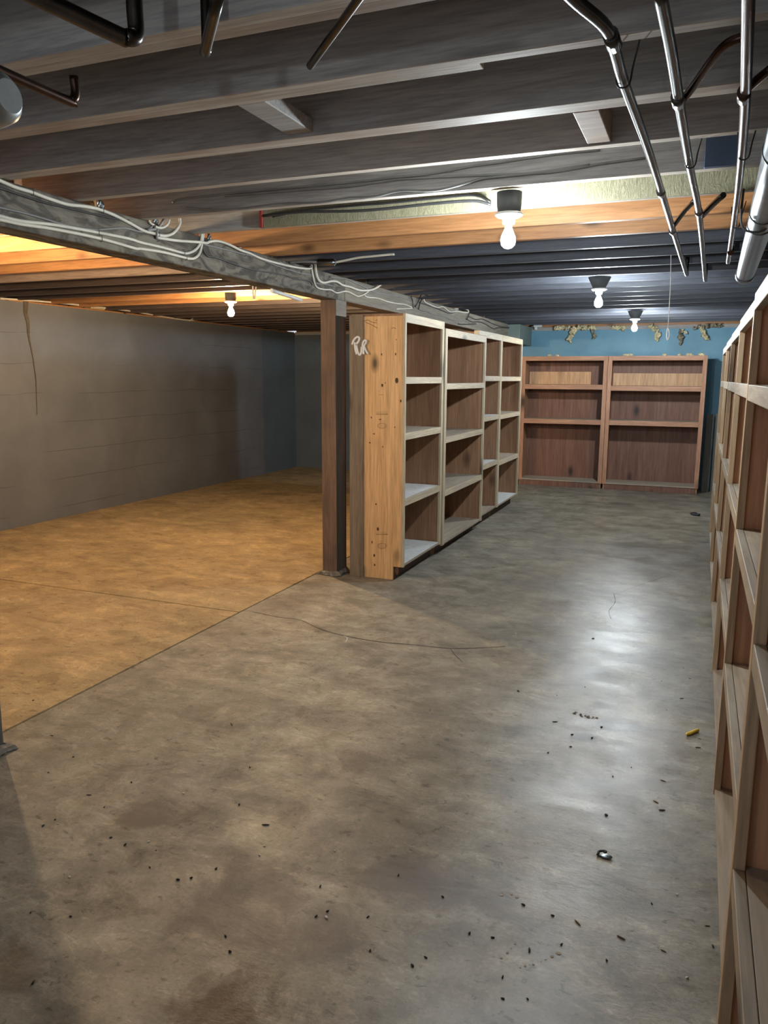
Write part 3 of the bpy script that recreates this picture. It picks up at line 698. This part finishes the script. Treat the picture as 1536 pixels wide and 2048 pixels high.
e = [b_] + [at(*q, 1, a.y + 0.02 + 0.0 * k) for k, q in enumerate(c4([(680, 155), (800, 130), (950, 115), (1100, 100), (1170, 95)]))]
bm = bmesh.new(); tube(bm, e, 0.0075, 8, 4)
tag(obj('electric_cable', bm, 'cable_white'), 'pale cable running right from the metal connector under the joists', 'cable', 'cables along the beam')

# cables stapled to the joists
def jc(pix, y, r, m, label): cable(pix, r, m, label, 1, y, group='cables along the joists')
def c7(l): return [(700 + u / 3.413, 100 + v / 3.413) for u, v in l]
yF = 3.178
jc([(345, 405), (365, 398), (480, 385), (620, 372)] + c7([(0, 905), (300, 872), (520, 850), (700, 820), (850, 790), (1024, 768)]) + [(1100, 310), (1200, 300)], yF, 0.004, 'cable_gray', 'upper thin cable stapled to the joist before the nearest bulb')
jc([(450, 392), (600, 380)] + c7([(0, 930), (300, 888), (600, 868), (1024, 850)]) + [(1100, 345), (1200, 328), (1290, 316)], yF, 0.004, 'cable_gray', 'lower thin cable stapled to the joist before the nearest bulb')
jc([(372, 416), (430, 420), (480, 418), (560, 408), (640, 405)] + c7([(0, 1010), (170, 1000), (340, 962), (560, 960), (700, 935), (900, 880), (1024, 865)]) + [(1080, 345), (1180, 330)], yF, 0.0048, 'cable_gray', 'wavy grey cable stapled low on the joist before the nearest bulb')
jc([(545, 433), (600, 422)] + c7([(0, 1064), (250, 1045), (600, 1010), (850, 992), (960, 1040)]), 3.555, 0.005, 'cable_dark', 'upper black cable feeding the nearest bulb box')
jc([(525, 432), (600, 424)] + c7([(0, 1100), (240, 1084), (600, 1045), (850, 1030), (960, 1055)]), 3.50, 0.006, 'cable_dark', 'lower black cable feeding the nearest bulb box')
# staples on the beam cables, one small thing each
slabs = ['leftmost, on the topmost white cable', 'under the foil patch, on the topmost cable', 'on the upper of the low white cables, at left', 'on the lower of the low white cables, at left',
         'at the tangle, on the topmost white cable', 'on the upper low cable before it curls up', 'on the lower low cable before it curls up', 'on the white cable at the silver clip',
         'on the thin grey cable in mid beam', 'at the lower edge of the tangle', 'on the white cable just before the connector', 'on the grey cable just before the connector']
for lab, (u, v) in zip(slabs, c8([(290, 205), (945, 372), (903, 582), (930, 637)]) + c3([(245, 490), (597, 733), (628, 803), (985, 585), (1452, 752), (238, 540)]) + c4([(228, 243), (200, 285)])):
    p = at(u, v, 0, BX1)
    bm = bmesh.new(); tube(bm, [p + Vector((0, 0, 0.014)), p + Vector((0.0135, 0, 0.012)), p + Vector((0.0135, 0, -0.012)), p + Vector((0, 0, -0.014))], 0.0013, 5, 1)
    tag(obj('cable_staple', bm, 'staple'), 'dark staple ' + lab, 'staple', 'cable staples on the beam')
for (u, v, lab) in [(*c8([(928, 325)])[0], 'silver foil patch at the beam top near the left'), (*c3([(205, 290)])[0], 'silver clip behind the cable tangle'), (*c3([(955, 528)])[0], 'bright silver clip on the cable in mid beam')]:
    p = at(u, v, 0, BX1)
    bm = bmesh.new()
    bmesh.ops.create_icosphere(bm, subdivisions=2, radius=1)
    for q in bm.verts: q.co = p + Vector((0.007 + q.co.x * 0.006, q.co.y * 0.022, q.co.z * 0.020)) + noise.noise_vector(q.co * 3) * 0.006
    tag(obj('metal_clip', bm, 'galv'), lab, 'clip', 'silver clips on the beam')

# white pipe and strips under the beam
a = at(543, 581, 2, 2.105); b_ = at(602, 600, 0, -2.66)
t_ = bmesh.new(); tube(t_, [a, (a + b_) / 2, b_], 0.013, 12, 2)
tag(obj('plastic_pipe', t_, 'white_paint'), 'short white plastic pipe tucked under the beam left of the post', 'pipe')
for pts, lab in [([(505, 574), (507, 598)], 'left white paper strip hanging near the warm bulb'), ([(515, 577), (509, 598)], 'right white paper strip hanging near the warm bulb')]:
    p, q = at(*pts[0], 1, 5.302), at(*pts[1], 1, 5.302); p = Vector((p.x, p.y, 2.299))
    bm = bmesh.new(); box(bm, -0.006, 0.006, -0.001, 0.001, -0.5, 0.5)
    for v_ in bm.verts:
        z = v_.co.z; v_.co = (p + q) / 2 + (p - q) * z + Vector((v_.co.x, v_.co.y, 0))
    tag(obj('paper_strip', bm, 'white_paint'), lab, 'strip', 'hanging strips')

# ------------------------------------------------------------ pipes and duct overhead on the right
def pipe(pix, z, r, m, label, name='metal_pipe', couplings=(), ends_up=False, zs=None):
    P = [at(px, py, 2, zs[i] if zs else z) for i, (px, py) in enumerate(pix)]
    if ends_up: P += [P[-1] + Vector((0.002, 0.03, 0.02)), P[-1] + Vector((0.002, 0.04, 0.10))]
    t = thing(name, label, 'pipe', P[0], 0, 'overhead pipes')
    o0 = P[0]
    bm = bmesh.new(); tube(bm, [p - o0 for p in P], r, 14, 5); obj('tube', bm, m, t)
    for k in couplings:
        a = at(*k, 2, z); i = min(range(len(P) - 1), key=lambda i: (P[i] - a).length + (P[i + 1] - a).length)
        d = (P[i + 1] - P[i]).normalized()
        bm = bmesh.new(); tube(bm, [a - o0 - d * 0.03, a - o0 + d * 0.03], r * 1.28, 14, 1); obj('coupling', bm, m, t)
    return t
pipe([(1090, -60), (1150, 0), (1212, 55), (1232, 110), (1248, 165), (1300, 310), (1340, 440), (1372, 545)], 2.235, 0.0125, 'steel', 'bent pipe coming in from the top, left of three on the right', couplings=[(1225, 80), (1322, 385), (1345, 462)], ends_up=True)
pipe([(1316, -30), (1342, 100), (1360, 215), (1380, 335), (1400, 440), (1410, 556)], 2.235, 0.0125, 'steel', 'straight pipe, middle of three overhead on the right', couplings=[(1356, 200), (1398, 425)], ends_up=True)
pipe([(1498, -60), (1494, 100), (1488, 250), (1474, 400), (1457, 520)], 2.235, 0.0125, 'copper', 'coppery pipe, right of three overhead', couplings=[(1488, 190), (1462, 500)], ends_up=True)
pipe([(1362, 205), (1385, 175), (1445, 95), (1500, 70)], 2.25, 0.010, 'copper', 'dark branch pipe slanting right from the middle pipe', zs=[2.245, 2.26, 2.275, 2.28])
pipe([(1343, 458), (1365, 428), (1390, 400)], 2.25, 0.010, 'steel', 'short branch pipe slanting off the left pipe', zs=[2.24, 2.255, 2.27])
pipe([(1404, 432), (1425, 410), (1447, 390)], 2.25, 0.012, 'steel', 'short branch pipe slanting off the middle pipe below', zs=[2.24, 2.255, 2.27])
pipe([(1484, 190), (1505, 168), (1545, 135)], 2.25, 0.011, 'copper', 'short branch pipe at the right edge off the coppery pipe', zs=[2.24, 2.255, 2.27])
# wire hooks
for (u, v, lab) in [(1247, 160, 'wire hook holding the left pipe'), (1381, 325, 'wire hook holding the middle pipe'), (1488, 308, 'upper wire hook holding the coppery pipe'), (1472, 448, 'lower wire hook holding the coppery pipe')]:
    p = at(u, v, 2, 2.235); r = 0.0155
    bm = bmesh.new()
    tube(bm, [p + Vector((-r * 1.5, 0, 0.075)), p + Vector((-r * 1.1, 0, 0.02)), p + Vector((-r, 0, -0.004)), p + Vector((-r * .5, 0, -r)), p + Vector((r * .5, 0, -r)), p + Vector((r, 0, -0.004)), p + Vector((r * 1.3, 0, 0.03)), p + Vector((r * 2.2, 0, 0.095))], 0.0022, 6, 4)
    tag(obj('pipe_hook', bm, 'black_metal'), lab, 'hook', 'pipe hooks')
# round duct
t = thing('round_duct', 'galvanised round duct at the right edge under the joists', 'duct', (0.165, 0.6, 2.19))
def dp(y): return Vector((0.015 * (y - 2.4) + 0.005, y - 0.6, 0))
bm = bmesh.new(); tube(bm, [dp(0.6), dp(3.0), dp(5.4)], 0.052, 28, 1); obj('duct_body', bm, 'galv', t)
for y in (2.55, 3.42, 3.66, 5.33):
    bm = bmesh.new(); tube(bm, [dp(y), dp(y + 0.012)], 0.0545, 28, 1); obj('seam_band', bm, 'black_metal', t)
bm = bmesh.new(); tube(bm, [dp(5.35), dp(5.45)], 0.057, 28, 1); obj('end_collar', bm, 'galv', t)
bm = bmesh.new(); tube(bm, [Vector((-0.056, 3.55 - 0.6, 0.11)), Vector((-0.057, 2.95, -0.01)), Vector((-0.03, 2.95, -0.053)), Vector((0.03, 2.95, -0.053)), Vector((0.06, 2.95, 0.0)), Vector((0.062, 2.95, 0.11))], 0.005, 6, 3); obj('hanger_strap', bm, 'black_metal', t)

# pipes overhead on the left
def seg3(pts, r, m, label, name='metal_pipe', sub=4):
    t = thing(name, label, 'pipe', pts[0], 0, 'overhead pipes')
    bm = bmesh.new(); tube(bm, [Vector(p) - Vector(pts[0]) for p in pts], r, 14, sub); obj('tube', bm, m, t); return t
seg3([(-1.44, 0.3, 2.2), (-1.445, 1.0, 2.2), (-1.452, 1.52, 2.2), (-1.450, 1.565, 2.205), (-1.447, 1.575, 2.225), (-1.445, 1.57, 2.26)], 0.011, 'copper', 'coppery pipe with an upturned end at the upper left')
seg3([(-1.19, 0.6, 2.20), (-1.10, 1.25, 2.20), (-1.080, 1.325, 2.20), (-1.076, 1.345, 2.215), (-1.076, 1.345, 2.26), (-1.076, 1.345, 2.40)], 0.016, 'steel', 'dark elbow pipe turning up between joists at the upper left')
e = at(440, -20, 2, 2.2)
seg3([(-0.979, 1.445, 2.40), (-0.979, 1.445, 2.23), (-0.978, 1.44, 2.205), (-0.965, 1.42, 2.20), tuple(e)], 0.011, 'steel', 'narrow V-shaped pipe bend at the top left of centre', sub=3)
a = at(620, 132, 2, 2.25); b_ = at(770, -76, 2, 2.25)
seg3([tuple(a), tuple((a + b_) / 2), tuple(b_)], 0.0085, 'steel', 'thin straight pipe end pointing down-left at the top centre', sub=2)
t = thing('duct_elbow', 'rounded metal duct end at the upper left edge', 'duct', (-1.9, 1.42, 2.14))
bm = bmesh.new(); c0 = at(2, 195, 2, 2.14)
tube(bm, [Vector((0, 0, 0)), c0 - Vector((-1.9, 1.42, 2.14)) - Vector((0.03, 0, 0)), c0 - Vector((-1.9, 1.42, 2.14)) + Vector((0.005, 0, 0)), c0 - Vector((-1.9, 1.42, 2.14)) + Vector((0.025, 0, 0))], [0.058, 0.058, 0.052, 0.034], 28, 1)
obj('duct_body', bm, 'galv_dull', t)

# ------------------------------------------------------------ insulation above the back wall
def tuft(pix, thick, m, label, seed):
    """ragged piece of glass wool following a few pixels on the back wall"""
    yy = YB - 0.06
    P = smooth([at(u, v, 1, yy) for u, v in pix], 3)
    bm = bmesh.new()
    for i, p in enumerate(P):
        rr = thick * (0.75 + 0.5 * noise.noise(Vector((i * 0.9, seed, 0))))
        for j in range(5):
            off = Vector((rnd.uniform(-1, 1), rnd.uniform(-0.5, 0.5), rnd.uniform(-1, 1))) * thick * 0.75
            r = bmesh.ops.create_icosphere(bm, subdivisions=2, radius=rr * rnd.uniform(0.35, 0.95))
            for v in r['verts']:
                d = v.co.normalized()
                k = 1 + 0.9 * noise.noise(d * 2.3 + Vector((seed * 3.1, i * 1.7, j))) + 0.6 * noise.noise(d * 7 + Vector((i, seed, j)))
                v.co = p + off + Vector((v.co.x * k, v.co.y * k * 0.7, v.co.z * k))
    for f in bm.faces: f.smooth = True
    tag(obj('insulation_tuft', bm, m), label, 'insulation', 'insulation over the back wall')
tuft([(1148, 657), (1144, 668), (1138, 680)], 0.035, 'insulation', 'pale rolled insulation flap hanging furthest left over the blue wall', 1)
tuft([(1112, 657), (1122, 656), (1132, 656), (1155, 656), (1166, 655), (1176, 656), (1190, 655)], 0.030, 'insulation', 'ragged row of insulation along the wall top left of the farthest bulb', 2)
tuft([(1184, 660), (1187, 668), (1188, 675)], 0.024, 'insulation_dirty', 'thin ragged insulation wisp left of the farthest bulb', 3)
tuft([(1224, 656), (1236, 655), (1248, 656)], 0.028, 'insulation', 'low insulation bulge just left of the farthest bulb', 4)
tuft([(1302, 652), (1312, 660), (1316, 668), (1315, 677)], 0.036, 'insulation', 'yellow insulation lump hanging right of the farthest bulb', 5)
tuft([(1362, 660), (1360, 668), (1363, 676), (1360, 686)], 0.026, 'insulation_dirty', 'grey twisted insulation strand hanging right of the pull string', 6)
tuft([(1366, 661), (1372, 664)], 0.022, 'insulation', 'small pale insulation bit beside the grey strand', 7)
tuft([(1402, 655), (1406, 663), (1408, 670), (1415, 676)], 0.028, 'insulation', 'curled insulation piece hanging furthest right', 8)
tuft([(1390, 655), (1412, 652), (1425, 651), (1440, 651)], 0.026, 'insulation_dirty', 'row of dirty insulation along the wall top at the right', 9)
for i, (u, v) in enumerate([(1256, 706), (1262, 709), (1250, 709), (1376, 708), (1382, 706), (1400, 708), (1404, 706), (1330, 710), (1360, 709), (1100, 711), (1114, 711)]):
    p = at(u, v, 1, 11.32)
    bm = bmesh.new(); r = bmesh.ops.create_icosphere(bm, subdivisions=2, radius=0.022)
    for q in bm.verts:
        k = 1 + 0.8 * noise.noise(q.co.normalized() * 2 + Vector((i * 5, 0, 0))); q.co = Vector((p.x, 11.32, 1.872)) + Vector((q.co.x * k * 1.3, q.co.y * k, q.co.z * k * 0.75 + 0.002))
    tag(obj('insulation_crumb', bm, 'insulation'), f'crumb of insulation on the back shelves, {round(abs(p.x - 0.078) * 100)} cm from their right end', 'insulation', 'crumbs on the back shelves')
t = thing('junction_box', 'small white junction box over the blue wall near the beam end', 'box', at(1076, 652, 1, YB - 0.04))
bm = bmesh.new(); box(bm, -0.06, 0.06, -0.03, 0.03, -0.018, 0.018); obj('box_body', bm, 'white_paint', t, 0.003)
bm = bmesh.new(); box(bm, -0.045, -0.01, -0.025, 0.02, -0.055, -0.0185); obj('plug', bm, 'porcelain', t, 0.003)
yy = YB - 0.05
cable([(1040, 655), (1050, 664), (1058, 664), (1062, 655), (1068, 652)], 0.007, 'cable_gray', 'grey cable looping into the white junction box', 1, yy, group='cables at the beam end')
cable([(1086, 650), (1110, 644), (1140, 640), (1170, 638)], 0.005, 'cable_gray', 'thin cable running right from the white junction box', 1, yy, group='cables at the beam end')

# bits on the left wall top
p = at(200, 606, 0, XL - 0.03)
o = bx('wood_shim', XL - 0.09, XL + 0.005, 7.06, 7.30, 2.286 + 0.015, 2.335, 'rail_pine', None, 0.003); tag(o, 'small pale wood block on top of the left wall', 'block')
p = at(514, 652, 0, XL + 0.01)
cable([(0, 597), (60, 601), (130, 607), (175, 612), (260, 622), (330, 634), (372, 640), (395, 640)], 0.008, 'cable_white', 'pale cable lying along the top of the left wall', 0, XL + 0.004, group='cables on the left wall')
cable([(378, 642), (392, 632), (400, 630)], 0.005, 'cable_white', 'short upturned cable end on the left wall top', 0, XL + 0.01, group='cables on the left wall')

# ------------------------------------------------------------ things on the floor
def c3b(l): return [(u / 3.066, 1380 + v / 3.066) for u, v in l]
def c5b(l): return [(400 + u / 2.56, 1500 + v / 2.56) for u, v in l]
def c6b(l): return [(1000 + u / 3.072, 1600 + v / 3.072) for u, v in l]
def c4b(l): return [(950 + u / 3.072, 1150 + v / 3.072) for u, v in l]
LAND = {'yellow crayon stub': at(1385, 1463, 2, 0), 'bent metal bracket': at(1208, 1713, 2, 0), 'crushed leaf': at(1170, 1432, 2, 0), 'white thread curl': at(692, 1277, 2, 0),
        'post at the left edge': at(12, 1505, 2, 0), 'big brown stain': at(690, 1920, 2, 0), 'white paint drips': at(1080, 1915, 2, 0), 'crack in the slab': at(900, 1297, 2, 0)}
def where(p):
    nm = min(LAND, key=lambda k: (LAND[k] - p).length); d = p - LAND[nm]
    a = f"{abs(round(d.x * 100))} cm {'right' if d.x > 0 else 'left'}"; c = f"{abs(round(d.y * 100))} cm {'behind' if d.y > 0 else 'before'}"
    return f"{a}, {c} the {nm}"
def pellet_mesh(name, L, r, m):
    bm = bmesh.new(); bmesh.ops.create_icosphere(bm, subdivisions=2, radius=1)
    for v in bm.verts: v.co = Vector((v.co.x * L, v.co.y * r * (1 - 0.25 * v.co.x), v.co.z * r + r * 0.9)) + noise.noise_vector(v.co * 2) * r * 0.25
    for f in bm.faces: f.smooth = True
    return obj(name, bm, m)
spots_ = c3b([(450, 413), (297, 508), (806, 568), (640, 720), (265, 834), (338, 797), (680, 907), (957, 985), (918, 1090), (1325, 1097), (1173, 1155), (1092, 1166), (433, 1391), (188, 1367), (1410, 1607), (204, 65), (205, 1797), (768, 950)]) + \
    c5b([(255, 90), (201, 281), (83, 608), (616, 699), (1016, 642), (1242, 754), (595, 853), (653, 827), (860, 857), (130, 955), (153, 1036), (871, 1029), (1155, 1064), (1087, 1107), (1380, 941), (1499, 963)]) + \
    c6b([(143, 647), (323, 713), (932, 640), (1307, 900), (655, 988), (378, 890), (180, 925), (16, 1090), (16, 1223), (169, 1225), (652, 96)]) + \
    c4b([(725, 392), (265, 715), (503, 741), (676, 690), (596, 982), (719, 1003), (588, 1057), (449, 1094), (777, 936), (846, 1240), (960, 1184), (803, 1477), (1177, 832), (1065, 295)])
proto = pellet_mesh('dropping', 0.0042, 0.0022, 'pellet')
GL = 'tiny black pellet lying on the grey concrete floor'
for i, (u, v) in enumerate(spots_):
    o = proto if i == 0 else proto.copy()
    if i: C.objects.link(o)
    p = at(u, v, 2, 0); o.location = (p.x, p.y, 0); o.rotation_euler = (0, 0, rnd.uniform(0, 3.1))
    s = rnd.uniform(0.8, 1.5); o.scale = (s * rnd.uniform(0.9, 1.6), s, s)
    tag(o, 'black pellet ' + where(Vector((p.x, p.y, 0))), 'pellet', 'black pellets scattered on the floor')
proto = pellet_mesh('wood_splinter', 0.013, 0.0022, 'brown_chip')
for i, (u, v) in enumerate(c6b([(958, 14), (995, 64), (1275, 775), (477, 758), (744, 849), (1004, 929)]) + c4b([(1380, 1007), (1370, 1062), (1155, 1266), (1320, 637), (490, 903), (1270, 760)]) + c3b([(318, 281), (1420, 213), (545, 645)]) + c5b([(336, 385)])):
    o = proto if i == 0 else proto.copy()
    if i: C.objects.link(o)
    p = at(u, v, 2, 0); o.location = (p.x, p.y, 0); o.rotation_euler = (0, 0, rnd.uniform(-0.8, 0.5))
    s = rnd.uniform(0.6, 1.3); o.scale = (s, s, s)
    tag(o, 'dark splinter ' + where(Vector((p.x, p.y, 0))), 'splinter', 'splinters on the floor')
proto = pellet_mesh('pale_chip', 0.006, 0.003, 'pale_chip')
for i, (u, v) in enumerate(c3b([(427, 1150), (912, 932), (355, 822), (1125, 636)]) + c6b([(1088, 583), (1150, 1095)]) + c5b([(330, 493), (690, 518), (647, 860), (305, 540)]) + c4b([(514, 33), (250, 360), (478, 108), (1280, 571), (1145, 652), (1420, 470)])):
    o = proto if i == 0 else proto.copy()
    if i: C.objects.link(o)
    p = at(u, v, 2, 0); o.location = (p.x, p.y, 0); o.rotation_euler = (0, 0, rnd.uniform(-0.8, 0.8))
    s = rnd.uniform(0.6, 1.1); o.scale = (s, s, s)
    tag(o, 'pale chip ' + where(Vector((p.x, p.y, 0))), 'chip', 'pale chips on the floor')
# yellow crayon stub
a = at(1375, 1468, 2, 0.008); b_ = at(1396, 1460, 2, 0.008)
t = thing('crayon_stub', 'yellow crayon stub on the floor near the right shelves', 'crayon', (a.x, a.y, 0)); o0 = Vector((a.x, a.y, 0))
bm = bmesh.new(); tube(bm, [a - o0, b_ - o0], 0.0075, 10, 1); obj('wax_body', bm, 'yellow', t)
d = (a - b_).normalized(); bm = bmesh.new(); tube(bm, [a - o0, a - o0 + d * 0.010, a - o0 + d * 0.011], [0.0072, 0.003, 0.001], 10, 1); obj('tip', bm, 'yellow', t)
# crumpled metal piece
c = at(1208, 1713, 2, 0)
t = thing('metal_bracket', 'small bent dark metal bracket on the floor at lower right', 'bracket', (c.x, c.y, 0))
bm = bmesh.new(); tube(bm, [(-0.02, -0.008, 0.006), (-0.016, 0.012, 0.008), (0.004, 0.016, 0.010), (0.0, 0.004, 0.008)], 0.004, 8, 4); obj('bent_arm', bm, 'black_metal', t)
bm = bmesh.new(); bmesh.ops.create_icosphere(bm, subdivisions=2, radius=1)
for v in bm.verts: v.co = Vector((0.006 + v.co.x * 0.022, -0.004 + v.co.y * 0.011, 0.006 + v.co.z * 0.005))
obj('plate', bm, 'galv', t)
# dark heap by the far right units
c = at(1392, 1030, 2, 0)
bm = bmesh.new()
for k in range(5):
    r = bmesh.ops.create_icosphere(bm, subdivisions=2, radius=0.02)
    off = Vector((rnd.uniform(-0.04, 0.04), rnd.uniform(-0.05, 0.05), 0.012))
    for v in r['verts']: v.co = Vector((v.co.x * 1.5, v.co.y * 1.8, v.co.z * 0.8)) + off + noise.noise_vector(v.co * 60) * 0.006
tag(obj('debris_heap', bm, 'black_metal', None, loc=(c.x, c.y, 0)), 'small dark heap of rubbish on the floor before the back shelves', 'rubbish')
# crushed dark leaf
c = at(1170, 1432, 2, 0)
bm = bmesh.new()
for k in range(16):
    u = rnd.uniform(-1, 1); q = Vector((u * 0.055, -u * 0.02 + rnd.uniform(-0.02, 0.02), 0.001))
    a_ = rnd.uniform(0, 6.28); s = rnd.uniform(0.004, 0.011)
    vs = [bm.verts.new(q + Vector((math.cos(a_ + t_) * s * rnd.uniform(0.5, 1.3), math.sin(a_ + t_) * s * rnd.uniform(0.4, 0.9), rnd.uniform(0, 0.003)))) for t_ in (0, 1.2, 2.4, 3.6, 5.0)]
    bm.faces.new(vs)
bmesh.ops.solidify(bm, geom=bm.faces[:], thickness=0.001)
tag(obj('crushed_leaf', bm, 'brown_chip', None, loc=(c.x, c.y, 0)), 'crushed dark leaf on the shiny patch of floor', 'leaf')
# curl of thread
p = [at(400 + u / 2.194, 1050 + v / 2.194, 2, 0.002) for u, v in [(632, 487), (642, 492), (646, 500), (640, 514)]]
bm = bmesh.new(); tube(bm, p, 0.002, 6, 4); tag(obj('thread_curl', bm, 'string'), 'short white curl of thread on the floor right of the post', 'thread')
# white paint drips
bm = bmesh.new()
for (u, v), r in zip(c6b([(10, 585), (70, 580), (105, 597), (93, 885), (45, 938), (8, 970), (125, 1030), (155, 1020), (205, 1010), (250, 993), (318, 962), (358, 942), (122, 552), (280, 980), (70, 908)]),
                     [6, 5, 7, 3, 5, 5, 3, 4, 4, 3, 6, 8, 3, 3, 3]):
    p = at(u, v, 2, 0.0)
    vs = [bm.verts.new((p.x + math.cos(a) * r * 0.0008 * rnd.uniform(0.8, 1.3), p.y + math.sin(a) * r * 0.0008 * rnd.uniform(0.7, 1.1), 0.0012)) for a in [2 * math.pi * k / 9 for k in range(9)]]
    bm.faces.new(vs)
o = obj('paint_drips', bm, 'shelf_dusty'); tag(o, 'trail of pale paint drips on the floor near the bottom', 'paint'); o['kind'] = 'stuff'
# plaster crumbs at the back of white shelf liners
bm = bmesh.new()
for k in range(40):
    r = bmesh.ops.create_icosphere(bm, subdivisions=1, radius=rnd.uniform(0.003, 0.009))
    off = Vector((-2.36 + rnd.uniform(-0.02, 0.05), 5.5 + rnd.random() * 0.6, 0.636))
    for v in r['verts']: v.co += off
o = obj('plaster_crumbs', bm, 'liner'); tag(o, 'white plaster crumbs at the back of the third shelf in the first middle unit', 'crumbs'); o['kind'] = 'stuff'
